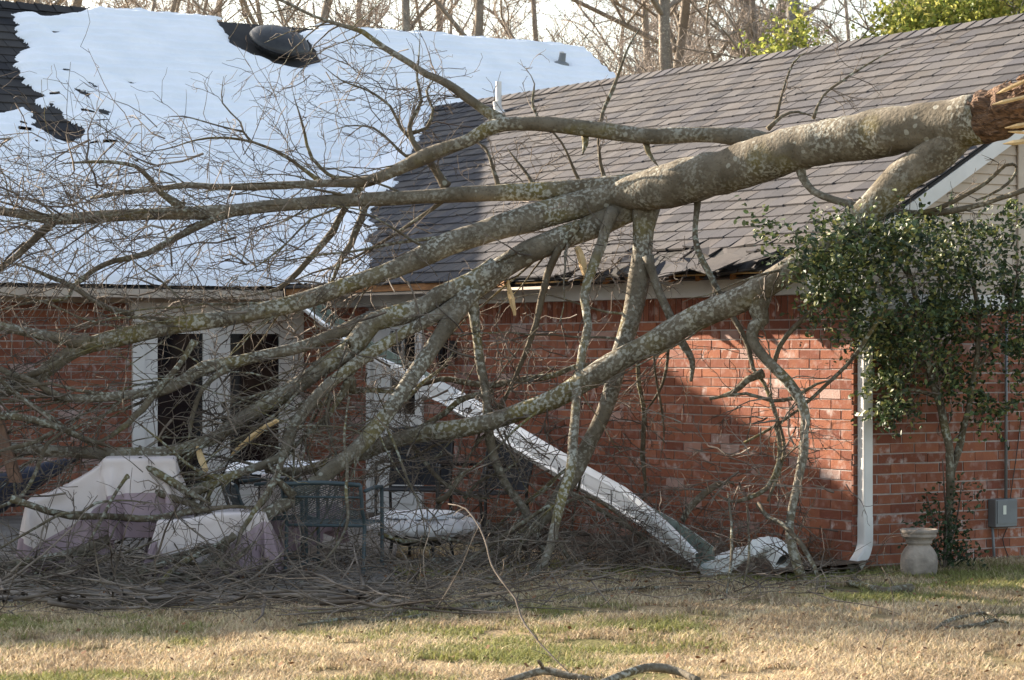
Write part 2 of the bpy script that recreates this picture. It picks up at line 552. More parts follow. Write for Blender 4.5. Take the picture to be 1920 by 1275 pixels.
broof = roof_deck("roof", [bs_(0, 0, -.004), bs_(TE + 4.2, 0, -.004), bs_(TE + 4.2, QR, -.004), bs_(0, QR, -.004)], .025, house, NB1)
broof["label"] = "bare brown grey shingle roof torn along its eave"
ridge_b = [bs_(0, QR, -.004), bs_(TE + 4.2, QR, -.004)]
rear = MB()
ra, rb = ridge_b
rear.quad(ra, rb, rb + VV * QR - ZZ * (P1 * QR), ra + VV * QR - ZZ * (P1 * QR))
build("rear_slope", rear, M_deck, broof)

SH = [(.155, .145, .148), (.195, .180, .177), (.130, .122, .130), (.18, .158, .150), (.100, .098, .110), (.21, .19, .182), (.145, .138, .150)]
def shingle_tint(dark=1.0):
    c = np.array(random.choice(SH)) * random.uniform(.80, 1.14) * dark * .53
    return tuple(c * np.array([.94, .97, 1.02]))

def lay_shingles(mb, fn, x_lo, x_hi, run, rows, n, skip=None, warp=None, dark=1.0, tab=(.16, .34)):
    dr = run / rows
    for r_ in range(rows):
        q0 = r_ * dr - (.02 if r_ == 0 else 0); q1 = q0 + dr * 1.25
        if q1 > run: q1 = run
        lo = x_lo(q0) if callable(x_lo) else x_lo
        hi = x_hi(q0) if callable(x_hi) else x_hi
        x = lo - random.uniform(0, .2)
        while x < hi:
            w = random.uniform(*tab)
            a, b = max(x, lo), min(x + w, hi)
            x += w
            if b - a < .03: continue
            if skip and skip(.5 * (a + b), q0, r_): continue
            th = .012 if random.random() < .5 else .007
            lift = random.uniform(.000, .003)
            jag = random.uniform(-.008, .008)
            gp = .009
            pl = [fn(a, q0 + jag, .010 + th + lift), fn(b - gp, q0 + jag, .010 + th + lift), fn(b - gp, q1, .004), fn(a, q1, .004)]
            pb = [fn(a, q0 + jag, .001 + lift), fn(b - gp, q0 + jag, .001 + lift)]
            if warp:
                wv = warp(.5 * (a + b), q0, r_)
                if wv is not None:
                    for i in (0, 1): pl[i] = pl[i] + wv[i]
                    for i in (0, 1): pb[i] = pb[i] + wv[i]
            c = shingle_tint(dark)
            mb.add(pl + pb, [(0, 1, 2, 3), (4, 5, 1, 0), (4, 0, 3), (1, 5, 2)], 0, c)

def dmg(t):                               # how torn the eave is along t
    return math.exp(-((t - 1.9) / 1.15) ** 2)
def warp_b(t, q, r_):
    d = dmg(t)
    if r_ > 2 or d < .15: return None
    k = d * (1.6, .9, .4)[r_]
    a = np.array([random.gauss(0, .02), random.gauss(0, .02), random.gauss(.012, .035)]) * k
    b = a + np.array([random.gauss(0, .012), random.gauss(0, .012), random.gauss(0, .035)]) * k
    return a, b
def skip_b(t, q, r_):
    if r_ == 0 and 2.05 < t < 2.5: return True
    if r_ == 1 and 2.15 < t < 2.35: return True
    if r_ == 0 and .55 < t < .8: return True
    return r_ == 0 and dmg(t) > .3 and random.random() < .12
mb = MB()
lay_shingles(mb, bs_, 0.0, lambda q: valley_t(q) + .15, QR, 27, NB1, skip_b, warp_b, tab=(.13, .27))
build("shingles", mb, M_shingle, broof, tint=True)
# curled, displaced tabs over the torn eave
mb = MB()
for t_, q_, s_, rot, lift in ((1.15, -.03, .42, .3, .06), (.75, .05, .30, -.4, .05), (1.6, -.04, .36, -.15, .03), (2.7, .02, .22, .8, .05), (2.95, -.03, .26, -.6, .02), (3.3, .03, .24, .5, .04), (2.45, .12, .2, 1.1, .07)):
    ca, sa = math.cos(rot), math.sin(rot)
    pts = []
    for (x_, y_) in ((-.5, -.35), (.5, -.35), (.5, .35), (-.5, .35)):
        X, Y_ = x_ * s_, y_ * s_
        pts.append(bs_(t_ + X * ca - Y_ * sa, q_ + X * sa + Y_ * ca, .03 + lift * (.5 - y_) + random.uniform(0, .03)))
    lo = [p - NB1 * .008 for p in pts]
    mb = MB()
    mb.add(pts + lo, [(0, 1, 2, 3), (7, 6, 5, 4), (0, 4, 5, 1), (1, 5, 6, 2), (2, 6, 7, 3), (3, 7, 4, 0)], 0, shingle_tint(.9))
    build("loose_shingle", mb, M_shingle, broof, tint=True)["label"] = "curled loose shingle hanging over the broken eave"

# ridge cap pieces
mb = MB()
t_ = -.02
while t_ < 12.1:
    w = .21
    for sgn in (0, 1):
        a0 = bs_(t_, QR, .026); a1 = bs_(t_ + w, QR, .018)
        if sgn == 0: b0, b1 = bs_(t_, QR - .15, .030), bs_(t_ + w, QR - .15, .022)
        else:
            b0 = a0 + VV * .15 - ZZ * .10; b1 = a1 + VV * .15 - ZZ * .10
        mb.add([a0, a1, b1, b0], [(0, 1, 2, 3) if sgn else (3, 2, 1, 0)], 0, shingle_tint())
    t_ += w - .01
build("ridge_cap", mb, M_shingle, broof, tint=True)

sroof = roof_deck("roof", [ss_(-17, 0, -.004), ss_(A1, 0, -.004), ss_(A1, SR, -.004), ss_(-17, SR, -.004)], .03, house, NB2)
sroof["label"] = "dark shingle roof mostly hidden under snow"
rear = MB()
ra, rb = ss_(-17, SR, -.004), ss_(A1, SR, -.004)
rear.quad(ra, rb, rb + UV * SR - ZZ * (P2 * SR), ra + UV * SR - ZZ * (P2 * SR))
rear.add([ra, ra + UV * SR - ZZ * (P2 * SR), ss_(-17, 0, -.004)], [(0, 1, 2)])
rear.add([rb, rb + UV * SR - ZZ * (P2 * SR), ss_(A1, 0, -.004)], [(0, 2, 1)])
build("rear_slope", rear, M_deck, sroof)
mb = MB()
lay_shingles(mb, ss_, -4.2, 1.0, SR, 32, NB2, skip=lambda a, q, r_: q < 1.6, dark=.42)
build("shingles", mb, M_shingle, sroof, tint=True)
mb = MB()
a_ = -4.3
while a_ < 1.0:
    p0, p1 = ss_(a_, SR, .05), ss_(a_ + .24, SR, .035)
    q0, q1 = ss_(a_, SR - .16, .04), ss_(a_ + .24, SR - .16, .028)
    mb.add([q0, q1, p1, p0], [(0, 1, 2, 3)], 0, shingle_tint(.35))
    mb.add([p0, p1, p1 + UV * .14 - ZZ * .09, p0 + UV * .14 - ZZ * .09], [(0, 1, 2, 3)], 0, shingle_tint(.35))
    a_ += .23
build("ridge_cap", mb, M_shingle, sroof, tint=True)
# snowy wing eave
mb = MB()
mb.box(E - VV * 16 + ZZ * (ZE2 - .10), VV * 15.98, UV * .03, ZZ * .085)
build("fascia_board", mb, M_cream, house)
mb = MB()
mb.box(E - VV * 16 + UV * .03 + ZZ * (ZE2 - .098), VV * 15.98, UV * (OV - .05), ZZ * .012)
build("soffit", mb, M_cream, house)
mb = MB()
mb.box(CI - VV * 9 - UV * .032 + ZZ * (ZF + .042), VV * 8.96, UV * .03, ZZ * .05)
build("frieze_board", mb, M_cream, house)

# gable end of the brown wing: lap siding, rake board
mb = MB()
z = ZF + .004
k = 0
while z < ZE + P1 * QR:
    q0 = max(0, (z - ZE - .02) / P1 - OV) if z > ZE else 0
    q1 = 2 * QR - OV - max(0, (z - ZE) / P1)
    h = .0785
    b = C + ZZ * z
    mb.add([b + VV * q0 - UV * .026, b + VV * q1 - UV * .026, b + VV * q1 - UV * .012 + ZZ * h, b + VV * q0 - UV * .012 + ZZ * h,
            b + VV * q0, b + VV * q1], [(0, 1, 2, 3), (4, 5, 1, 0)])
    z += h; k += 1
build("gable_siding", mb, M_siding, house)
mb = MB()
mb.box(C + VV * 1.66 - UV * .045 + ZZ * (ZF + .05), VV * .06, UV * .018, ZZ * 1.5)
build("corner_batten", mb, M_cream, house)
mb = MB()
w = .125
a0 = bs_(-.004, -.0, -.03); a1 = bs_(-.004, QR, -.03)
for (p, q) in ((a0, a1),):
    mb.add([p, q, q - ZZ * w, p - ZZ * w, p + UV * .03, q + UV * .03, q - ZZ * w + UV * .03, p - ZZ * w + UV * .03],
           [(3, 2, 1, 0), (4, 5, 6, 7), (0, 1, 5, 4), (2, 3, 7, 6)])
build("rake_board", mb, M_white, house)
mb = MB()
mb.add([a0 + UV * .03 - ZZ * w, a1 + UV * .03 - ZZ * w, a1 + UV * GV - ZZ * w, a0 + UV * GV - ZZ * w], [(0, 1, 2, 3)])
build("rake_soffit", mb, M_cream, house)
mb = MB()
mb.box(K + UV * .0 + ZZ * (ZE - .15), VV * (OV + .02), UV * GV, ZZ * .12)
build("eave_return", mb, M_white, house)
mb = MB()
mb.box(C - UV * .03 + ZZ * (ZF - .12), VV * 3.2, UV * .029, ZZ * .12)
build("belt_board", mb, M_white, house)

# ---- doors
def door_pt(o, d, n, x, z, off): return o + d * x + ZZ * z + n * off
def rect(mb, o, d, n, x0, x1, z0, z1, y0, y1, mi=0):
    mb.box(door_pt(o, d, n, x0, z0, y0), d * (x1 - x0), n * (y1 - y0), ZZ * (z1 - z0), mi)
def french_door():
    o, d, n = CI, -VV, -UV
    x0, x1, zt = FD[0], FD[1], FD[3]
    mb = MB()
    rect(mb, o, d, n, x0, x0 + .11, 0, zt, -.08, .03); rect(mb, o, d, n, x1 - .13, x1, 0, zt, -.08, .03)
    rect(mb, o, d, n, x0 + .11, x1 - .13, zt - .10, zt, -.08, .028); rect(mb, o, d, n, x0 - .02, x1 + .02, zt, zt + .09, -.02, .034)
    fr = build("door_frame", mb, M_door, house)
    mid = .5 * (x0 + x1) + .02
    for (a, b, lab) in ((x0 + .115, mid - .002, "right leaf of the french door, shut"), (mid + .002, x1 - .135, "left leaf of the french door")):
        m2 = MB()
        rect(m2, o, d, n, a, a + .15, .04, zt - .105, -.05, -.005); rect(m2, o, d, n, b - .15, b, .04, zt - .105, -.05, -.005)
        rect(m2, o, d, n, a + .15, b - .15, .04, .26, -.05, -.007); rect(m2, o, d, n, a + .15, b - .15, zt - .22, zt - .105, -.05, -.007)
        lf = build("door_leaf", m2, M_door, house); lf["label"] = lab
        m3 = MB(); rect(m3, o, d, n, a + .15, b - .15, .26, zt - .22, -.034, -.026)
        build("glass_pane", m3, M_glass, lf)
        if "right" in lab:
            for z_, r_ in ((.94, .034), (1.08, .03)):
                m4 = MB(); m4.lathe(door_pt(o, d, n, b - .075, z_, -.005), [(r_, 0), (r_, .012), (r_ * .6, .02), (r_ * .75, .05), (r_ * .3, .062)], 14, 0, n)
                build("door_knob" if z_ < 1 else "deadbolt", m4, M_brass, lf, smooth=True)
french_door()
def back_door():
    o, d, n = C, UV, -VV
    x0, x1, zt = BD[0], BD[1], BD[3]
    mb = MB()
    rect(mb, o, d, n, x0, x0 + .07, 0, zt, -.08, .025); rect(mb, o, d, n, x1 - .09, x1, 0, zt, -.08, .025); rect(mb, o, d, n, x0 + .07, x1 - .09, zt - .08, zt, -.08, .023)
    build("door_frame", mb, M_white, house)
    a, b = x0 + .075, x1 - .095
    m2 = MB()
    rect(m2, o, d, n, a, b, .03, 1.02, -.05, -.008)
    rect(m2, o, d, n, a, a + .11, 1.02, zt - .085, -.05, -.008); rect(m2, o, d, n, b - .33, b, 1.02, zt - .085, -.05, -.008); rect(m2, o, d, n, a + .11, b - .33, zt - .2, zt - .085, -.05, -.008)
    rect(m2, o, d, n, a + .12, b - .12, .15, .42, -.008, .004); rect(m2, o, d, n, a + .12, b - .12, .52, .92, -.008, .004)
    lf = build("back_door", m2, M_white, house); lf["label"] = "white half-glazed back door behind the fallen gutter"
    m3 = MB()
    rect(m3, o, d, n, a + .11, b - .33, 1.02, zt - .2, -.032, -.026, 0)
    build("glass_pane", m3, M_glass, lf)
    m4 = MB()
    cx = .5 * (a + .11 + b - .33)
    rect(m4, o, d, n, cx - .012, cx + .012, 1.02, zt - .2, -.025, -.004)
    for z_ in (1.27, 1.52): rect(m4, o, d, n, a + .11, b - .33, z_ - .012, z_ + .012, -.0255, -.006)
    build("glazing_bars", m4, M_white, lf)
back_door()

# ---- roof vents
def pipe(px, ptop, pbase, plane, n, rad, lab, parent, white=True):
    p0, nn = plane
    b = ray_plane(px, pbase, p0, nn)
    h = (pbase - ptop) / FPX * b[1]
    mb = MB()
    mb.lathe(b - ZZ * .08, [(rad, 0), (rad, h + .08), (rad * .8, h + .08), (rad * .8, h + .02)], 14)
    o = build("vent_pipe", mb, M_white, parent, smooth=False); o["label"] = lab
    m2 = MB(); m2.lathe(b - nn * .02, [(rad * 3.2, 0), (rad * 3.0, .03), (rad * 1.5, .05), (rad * 1.25, .16)], 16, 0, unit(nn + ZZ))
    build("pipe_flashing", m2, M_galv if not white else M_white, o)
pipe(935, 153, 212, (bs_(0, 0, .012), NB1), NB1, .034, "white vent pipe on the brown roof", house)
pipe(1053, 97, 119, (ss_(0, 0, .05), NB2), NB2, .034, "short vent pipe poking through the snow", house, False)
b = ray_plane(520, 92, ss_(0, 0, .02), NB2)
mb = MB(); mb.lathe(b, [(.27, -.05), (.27, .10), (.255, .10)], 24, 0, NB2)
mb.lathe(b + NB2 * .09, [(.37, -.01), (.385, .015), (.36, .06), (.30, .105), (.20, .14), (.08, .155), (.01, .158)], 28, 0, NB2)
o = build("attic_vent", mb, M_black, house, smooth=True); o["label"] = "dark domed attic vent in a melted patch of the snowy roof"

# ------------------------------------------------------------------ snow lying on the roof
def inpoly(x, y, poly):
    x = np.asarray(x); y = np.asarray(y); ins = np.zeros(x.shape, bool)
    n = len(poly); j = n - 1
    for i in range(n):
        xi, yi = poly[i]; xj, yj = poly[j]
        c = ((yi > y) != (yj > y)) & (x < (xj - xi) * (y - yi) / (yj - yi + 1e-12) + xi)
        ins ^= c; j = i
    return ins
def polydist(x, y, poly):
    d = np.full(np.shape(x), 1e9)
    for i in range(len(poly)):
        ax, ay = poly[i]; bx, by = poly[(i + 1) % len(poly)]
        vx, vy = bx - ax, by - ay
        t = np.clip(((x - ax) * vx + (y - ay) * vy) / (vx * vx + vy * vy + 1e-12), 0, 1)
        d = np.minimum(d, np.hypot(x - ax - t * vx, y - ay - t * vy))
    return d
def to_ss(px, py):
    p = ray_plane(px, py, ss_(0, 0), NB2); r = p - E
    return (np.dot(r, VV), np.dot(r, UV))
def to_bs(px, py):
    p = ray_plane(px, py, bs_(0, 0), NB1); r = p - K
    return (np.dot(r, UV), np.dot(r, VV))
bare1 = [(-160, -60), (10, 8), (20, 22), (30, 60), (47, 85), (50, 92), (27, 112), (26, 120), (36, 140), (40, 158), (88, 182), (92, 190), (112, 212), (125, 225), (150, 236), (166, 243), (165, 255), (150, 268), (130, 272), (105, 266), (75, 250), (60, 243), (52, 238), (60, 228), (58, 218), (42, 203), (30, 206), (10, 216), (-30, 222), (-160, 250)]
isl1 = [(62, 195), (75, 189), (94, 186), (92, 200), (86, 211), (78, 205)]
bare2 = [(400, 38), (425, 66), (428, 83), (462, 100), (510, 120), (545, 131), (560, 133), (580, 124), (601, 119), (596, 104), (588, 90), (580, 78), (560, 64), (600, 56), (520, 20)]
holes_px = [[(168, 158), (182, 163), (178, 166)], [(140, 168), (170, 178), (168, 186), (150, 180)], [(185, 205), (205, 212), (198, 220), (188, 216)], [(232, 155), (262, 158), (245, 161)], [(95, 60), (110, 62), (100, 65)]]
def snow_sheet():
    st = .019
    a = np.arange(-9.5, A1 + .01, st); s = np.arange(0.0, SR + .06, st)
    Ag, Sg = np.meshgrid(a, s, indexing='ij')
    pb1 = [to_ss(*p) for p in bare1]; pi1 = [to_ss(*p) for p in isl1]; pb2 = [to_ss(*p) for p in bare2]
    wob = (N2.fbm(Ag * 2.0, Sg * 11, 4) - .5) * .22
    d = np.full(Ag.shape, 1.0)
    d1 = polydist(Ag, Sg, pb1); d1[inpoly(Ag, Sg, pb1)] *= -1
    di = polydist(Ag, Sg, pi1); di[~inpoly(Ag, Sg, pi1)] *= -1
    d1 = np.maximum(d1, di)
    d2 = polydist(Ag, Sg, pb2); d2[inpoly(Ag, Sg, pb2)] *= -1
    d = np.minimum(d1 + wob * .8, d2 + wob * .3)
    for hp in holes_px:
        ph = [to_ss(*p) for p in hp]
        dh = polydist(Ag, Sg, ph); dh[inpoly(Ag, Sg, ph)] *= -1
        d = np.minimum(d, dh + wob * .35)
    # thin streaks of shingle showing near the lower left edge
    near = np.exp(-np.maximum(d1, 0) / .5)
    streak = N2.fbm(Ag * 3.0 + 9, Sg * 22 + 3, 3)
    d = np.where((streak > .83 - .05 * near) & (near > .25) & (d1 > 0) & (Sg < 4.2), np.minimum(d, (.83 - .05 * near - streak) * 1.5), d)
    xr = np.interp(Ag, [-4.3, -.2, .5, 8], [.27, .24, -.1, -.1])
    d = np.minimum(d, (SR - xr - Sg) + (N2.fbm(Ag * 5, Sg * 5, 3) - .5) * .16)
    d = np.minimum(d, Sg + .02)
    pit = np.array(to_ss(1054, 121))
    dp = np.hypot((Ag - pit[0]) * .8, Sg - pit[1]) - .085
    d = np.minimum(d, dp)
    th = .085 * (1 - np.exp(-np.maximum(d, 0) / .10))
    ch = SR / 32
    fr = (Sg / ch) % 1.0
    rip = (.5 + .5 * np.cos(2 * math.pi * fr)) * .027 * (.6 + .8 * N2.fbm(Ag * 1.5, Sg * 1.5, 2))
    th = th - rip * np.clip(th / .06, 0, 1) * 1.0 + (N2.fbm(Ag * 3, Sg * 6, 4) - .5) * .045 * np.clip(th / .05, 0, 1)
    off = np.where(d > 0, .022 + np.maximum(th, .002), .006)
    pts = (E + VV * Ag[..., None] + UV * Sg[..., None] + ZZ * (ZE2 + P2 * Sg[..., None]) + NB2 * off[..., None])
    keep = d > -.02
    return grid_mesh(pts, keep)
def grid_mesh(pts, keep):
    na, nb = keep.shape
    fk = keep[:-1, :-1] & keep[1:, :-1] & keep[:-1, 1:] & keep[1:, 1:]
    ids = np.arange(na * nb).reshape(na, nb)
    i, j = np.nonzero(fk)
    F = np.stack([ids[i, j], ids[i + 1, j], ids[i + 1, j + 1], ids[i, j + 1]], 1)
    used = np.unique(F); remap = -np.ones(na * nb, int); remap[used] = np.arange(len(used))
    return pts.reshape(-1, 3)[used], remap[F]
V1, F1 = snow_sheet()
# lower right tongue that spills over the valley on to the brown slope
edge = [(813, 204), (803, 222), (793, 246), (783, 268), (773, 288), (766, 298), (757, 306), (748, 326), (739, 344), (748, 343), (739, 353), (722, 360), (712, 368), (704, 390), (693, 397), (697, 406), (690, 418), (712, 430), (690, 444), (684, 456), (698, 461), (688, 470), (686, 478), (700, 487), (692, 500), (684, 520), (672, 534)]
pe = [to_bs(*p) for p in edge]
tongue = pe + [(16, -.2), (16, 4.4), (13, 4.2)]
t = np.arange(6.2, 12.8, .02); q = np.arange(0, QR + .03, .02)
Tg, Qg = np.meshgrid(t, q, indexing='ij')
d = polydist(Tg, Qg, tongue); d[~inpoly(Tg, Qg, tongue)] *= -1
d = d + (N2.fbm(Tg * 6, Qg * 14, 3) - .5) * .09
d = np.minimum(d, Qg + .03)
th = .07 * (1 - np.exp(-np.maximum(d, 0) / .07)) + (N2.fbm(Tg * 3, Qg * 3, 3) - .5) * .02 * np.clip(d / .1, 0, 1)
off = np.where(d > 0, .024 + np.maximum(th, .002), .006)
pts = K + UV * Tg[..., None] + VV * Qg[..., None] + ZZ * (ZE + P1 * Qg[..., None]) + NB1 * off[..., None]
V2, F2 = grid_mesh(pts, (d > -.02) & (Tg < valley_t(Qg) + .12))
V = np.concatenate([V1, V2]); F = np.concatenate([F1, F2 + len(V1)])
F = F[:, ::-1] if False else F
me = mesh_np("roof_snow", V - E, np.full(len(F), 4), F.ravel(), True)
o = link("roof_snow", me, M_snow); o.location = E
tag(o, "rippled sheet of melting snow lying on the left roof", "snow", kind="stuff")

# ------------------------------------------------------------------ ground
mb = MB()
nx, ny = 120, 120
xs = np.concatenate([np.linspace(-400, -12, 12), np.linspace(-11, 11, 96), np.linspace(12, 400, 12)])
ys = np.concatenate([np.linspace(-60, 9, 6), np.linspace(9.5, 21, 70), np.linspace(22, 600, 24)])
Xg, Yg = np.meshgrid(xs, ys, indexing='ij')
near = np.exp(-((Xg / 8) ** 4)) * ((Yg > 9) & (Yg < 21))
Zg = (N2.fbm(Xg * .8, Yg * .8, 4) - .5) * .05 * near - .01
gp = np.stack([Xg, Yg, Zg], -1)
gv, gf = grid_mesh(gp, np.ones(Xg.shape, bool))
me = mesh_np("lawn", gv, np.full(len(gf), 4), gf.ravel(), True)
tag(link("lawn", me, M_lawn), kind="structure")

pa = [ground_at(-420, 1134, .03), ground_at(735, 1117, .03), CI + UV * -2.0 - VV * -.0 + ZZ * .03, CI + ZZ * .03, CI - VV * 6 + ZZ * .03]
mb = MB()
lo = [p - ZZ * .12 for p in pa]
mb.add(pa + lo, [(0, 1, 2, 3, 4), (0, 5, 6, 1), (1, 6, 7, 2)])
tag(build("patio", mb, M_conc), kind="structure")
# bed of soil and leaf litter under the eave
bx = np.linspace(-.3, 6.6, 90); by = np.linspace(-.02, 1.25, 24)
Bx, By = np.meshgrid(bx, by, indexing='ij')
wid = 1.0 + (N2.fbm(Bx * 1.5, By * 0, 3) - .5) * .5
bz = .035 + .06 * N2.fbm(Bx * 5, By * 5, 3) * np.clip((wid - By) / .4, 0, 1) - .05 * np.clip((By - wid) / .2, 0, 1)
pts = C + UV * Bx[..., None] - VV * By[..., None] + ZZ * bz[..., None]
bv, bf = grid_mesh(pts, By < wid + .2)
tag(link("soil_bed", mesh_np("soil_bed", bv, np.full(len(bf), 4), bf[:, ::-1].ravel(), True), M_soil), kind="structure")

# ---- grass: dry straw with green patches
def blades(n, xlo, xhi, ylo, yhi, keepf, hmul=1.0, seed=1):
    g = np.random.default_rng(seed)
    y = g.uniform(ylo, yhi, n); x = g.uniform(-1, 1, n) * (y * .222 + .25)
    k = keepf(x, y); x, y = x[k], y[k]; n = len(x)
    green = .55 * N2.fbm(x * .8 + 40, y * 1.2 + 7, 3) + .45 * N2.fbm(x * 3.2 + 4, y * 4.2 + 7, 4) + .09 * np.clip((y - 16.6) / 1.5, -1, 1) * (x > 1.2) + g.normal(0, .05, n)
    gm = np.clip((green - .525) / .11, 0, 1) * .85
    straw = np.array([.57, .46, .305]) * g.uniform(.6, 1.25, (n, 1)) + g.normal(0, .012, (n, 3))
    brown = np.array([.38, .29, .19]) * g.uniform(.7, 1.2, (n, 1))
    pick = (N2.fbm(x * 3, y * 3, 3) + g.normal(0, .12, n)) > .58
    straw[pick] = brown[pick]
    gr = np.array([.17, .20, .06]) * g.uniform(.6, 1.3, (n, 1)) + np.array([.05, .03, 0]) * g.random((n, 1))
    c = np.clip(straw * (1 - gm[:, None]) + gr * gm[:, None], .01, .8)
    h = g.uniform(.018, .055, n) * hmul * (.7 + .7 * N2.fbm(x * 2, y * 2, 2)); w = g.uniform(.0025, .005, n)
    th = g.uniform(0, 2 * math.pi, n); lean = g.uniform(.3, 1.6, n)
    dx, dy = np.cos(th), np.sin(th); px_, py_ = -dy, dx
    z0 = np.full(n, -.012) + (N2.fbm(x * .8, y * .8, 4) - .5) * .05
    def pt(f, ww):
        bx = x + dx * lean * h * f * f; by_ = y + dy * lean * h * f * f
        return np.stack([bx + px_ * w * ww, by_ + py_ * w * ww, z0 + h * f * (1 - .25 * lean * .6 * f)], 1)
    V = np.stack([pt(0, -1), pt(0, 1), pt(.55, .8), pt(.55, -.8), pt(1, 0)], 1).reshape(-1, 3)
    b = np.arange(n) * 5
    idx = np.concatenate([np.stack([b, b + 1, b + 2, b + 3], 1), np.stack([b + 3, b + 2, b + 4], 1)], 1).ravel()
    sizes = np.tile([4, 3], n)
    return V, sizes, idx, np.repeat(c, 5, 0)
def grass_keep(x, y):
    e0, e1 = pa[0], pa[1]
    onpat = inpoly(x, y, [(p_[0], p_[1]) for p_ in pa])
    cx, cy = x - C[0], y - C[1]
    tu = cx * UV[0] + cy * UV[1]; tv = cx * VV[0] + cy * VV[1]
    bed = (tu > -.2) & (tv > -.95 - .25 * np.sin(tu * 4)) & (tv < 0)
    inside = (tu > -.02) & (tv > 0)
    bald = N2.fbm(x * 2.2 + 80, y * 2.2, 3) < .33
    return ~(onpat | bed | inside | bald)
V, sz, ix, cc = blades(260000, 0, 0, 11.6, 20.4, grass_keep)
tag(link("grass", mesh_np("grass", V, sz, ix, False, cc), M_grass), "short dry straw grass with green tufts", "grass", kind="stuff")

# ------------------------------------------------------------------ twig machinery (batched thin tubes)
class Twigs:
    def __init__(s, npt=6): s.p = []; s.r = []; s.npt = npt
    def add(s, pts, r0, r1): s.p.append(pts); s.r.append((r0, r1))
    def grow(s, start, d, L, r0, r1, wig=.28, droop=0.0, up=0.0):
        n = s.npt; pts = np.empty((n, 3)); pts[0] = start; d = unit(d); st = L / (n - 1)
        W = rng.normal(0, wig, (n, 3))
        for i in range(1, n):
            d = d + W[i]; d[2] += up - droop
            d = d / (np.linalg.norm(d) + 1e-9)
            pts[i] = pts[i - 1] + d * st
        s.add(pts, r0, r1); return pts
    def mesh(s, name, sides=3):
        Pn = np.array(s.p); Rn = np.array(s.r); M, n, _ = Pn.shape
        t = np.gradient(Pn, axis=1); t /= np.linalg.norm(t, axis=2, keepdims=True) + 1e-12
        ref = np.where(np.abs(t[..., 2:3]) < .9, np.array([0, 0, 1.0]), np.array([1.0, 0, 0]))
        A = np.cross(t, ref); A /= np.linalg.norm(A, axis=2, keepdims=True) + 1e-12
        B = np.cross(t, A)
        f = np.linspace(0, 1, n); rad = Rn[:, :1] * (1 - f) + Rn[:, 1:] * f
        th = np.linspace(0, 2 * math.pi, sides, endpoint=False)
        V = Pn[:, :, None, :] + rad[:, :, None, None] * (np.cos(th)[None, None, :, None] * A[:, :, None, :] + np.sin(th)[None, None, :, None] * B[:, :, None, :])
        ids = np.arange(M * n * sides).reshape(M, n, sides); nx_ = np.roll(ids, -1, 2)
        F = np.stack([ids[:, :-1], nx_[:, :-1], nx_[:, 1:], ids[:, 1:]], -1).reshape(-1, 4)
        return V.reshape(-1, 3), F
def perp_dir(t, ang):
    t = unit(t); r = rng.normal(0, 1, 3); r -= t * np.dot(r, t); r = unit(r)
    return t * math.cos(ang) + r * math.sin(ang)
def spray(tw, path, per_m, L, lv=2, droop=.03, rmax=.006, f0=.1, ang=(.5, 1.2), flat=0.55, up=0.0):
    """side twigs along a path; each carries finer ones"""
    seg = np.linalg.norm(np.diff(path[:, :3], axis=0), axis=1); tot = seg.sum()
    n = int(tot * per_m * 1.5 + rng.random())
    cum = np.concatenate([[0], np.cumsum(seg)])
    for _ in range(n):
        f = f0 + (1 - f0) * rng.random()
        k = min(np.searchsorted(cum, f * tot) - 1, len(path) - 2); k = max(k, 0)
        u_ = (f * tot - cum[k]) / (seg[k] + 1e-9)
        p = path[k, :3] * (1 - u_) + path[k + 1, :3] * u_
        td = path[k + 1, :3] - path[k, :3]
        d = perp_dir(td, rng.uniform(*ang)); d[1] *= flat
        l = L * rng.uniform(.35, 1.2); r0 = min(rmax, path[k, 3] * .5, .0030 + l * .007)
        pts = tw.grow(p, d, l, r0, max(r0 * .35, .0018), droop=droop, up=up)
        if lv > 1: subtwigs(tw, pts, l * .55, r0 * .6, lv - 1, droop, up)
def subtwigs(tw, pts, L, r0, lv, droop, up=0.0):
    n = rng.integers(2, 6)
    for _ in range(n):
        k = rng.integers(1, len(pts) - 1); u_ = rng.random()
        p = pts[k] * (1 - u_) + pts[k + 1] * u_
        d = perp_dir(pts[k + 1] - pts[k], rng.uniform(.4, 1.1)); d[1] *= .7
        l = L * rng.uniform(.4, 1.15)
        q = tw.grow(p, d, l, max(r0, .0025), .0017, wig=.32, droop=droop, up=up)
        if lv > 1: subtwigs(tw, q, l * .55, r0 * .7, lv - 1, droop, up)

# ------------------------------------------------------------------ the fallen tree
tree = thing("fallen_tree", "big bare lichen-grey tree snapped off and lying across the brown roof edge", "tree", P(1215, 1100, 19.0) * np.array([1, 1, 0]))
def path(pts, Y0, Y1, step=.09, taper=False):
    n = len(pts); out = []
    L = [0]
    for i in range(1, n): L.append(L[-1] + math.hypot(pts[i][0] - pts[i - 1][0], pts[i][1] - pts[i - 1][1]))
    for i, (x, y, r_) in enumerate(pts):
        f = L[i] / L[-1]
        Y = Y0 + (Y1 - Y0) * f
        p = P(x, y, Y)
        if taper: r_ = r_ * .82 * (1 if f < .7 else 1 - .75 * (f - .7) / .3)
        out.append((p[0], p[1], p[2], r_ / FPX * Y))
    q = smooth_path(out, step)
    if q[:, 3].max() < .05:                     # slender wood is never quite straight
        k = len(q); w = rng.normal(0, 1, (k, 3)); w = (w + np.roll(w, 1, 0) + np.roll(w, 2, 0)) / 3
        w[0] = 0
        q[:, :3] += w * np.clip(q[:, 3:4] * .35, .002, .008)
    return q

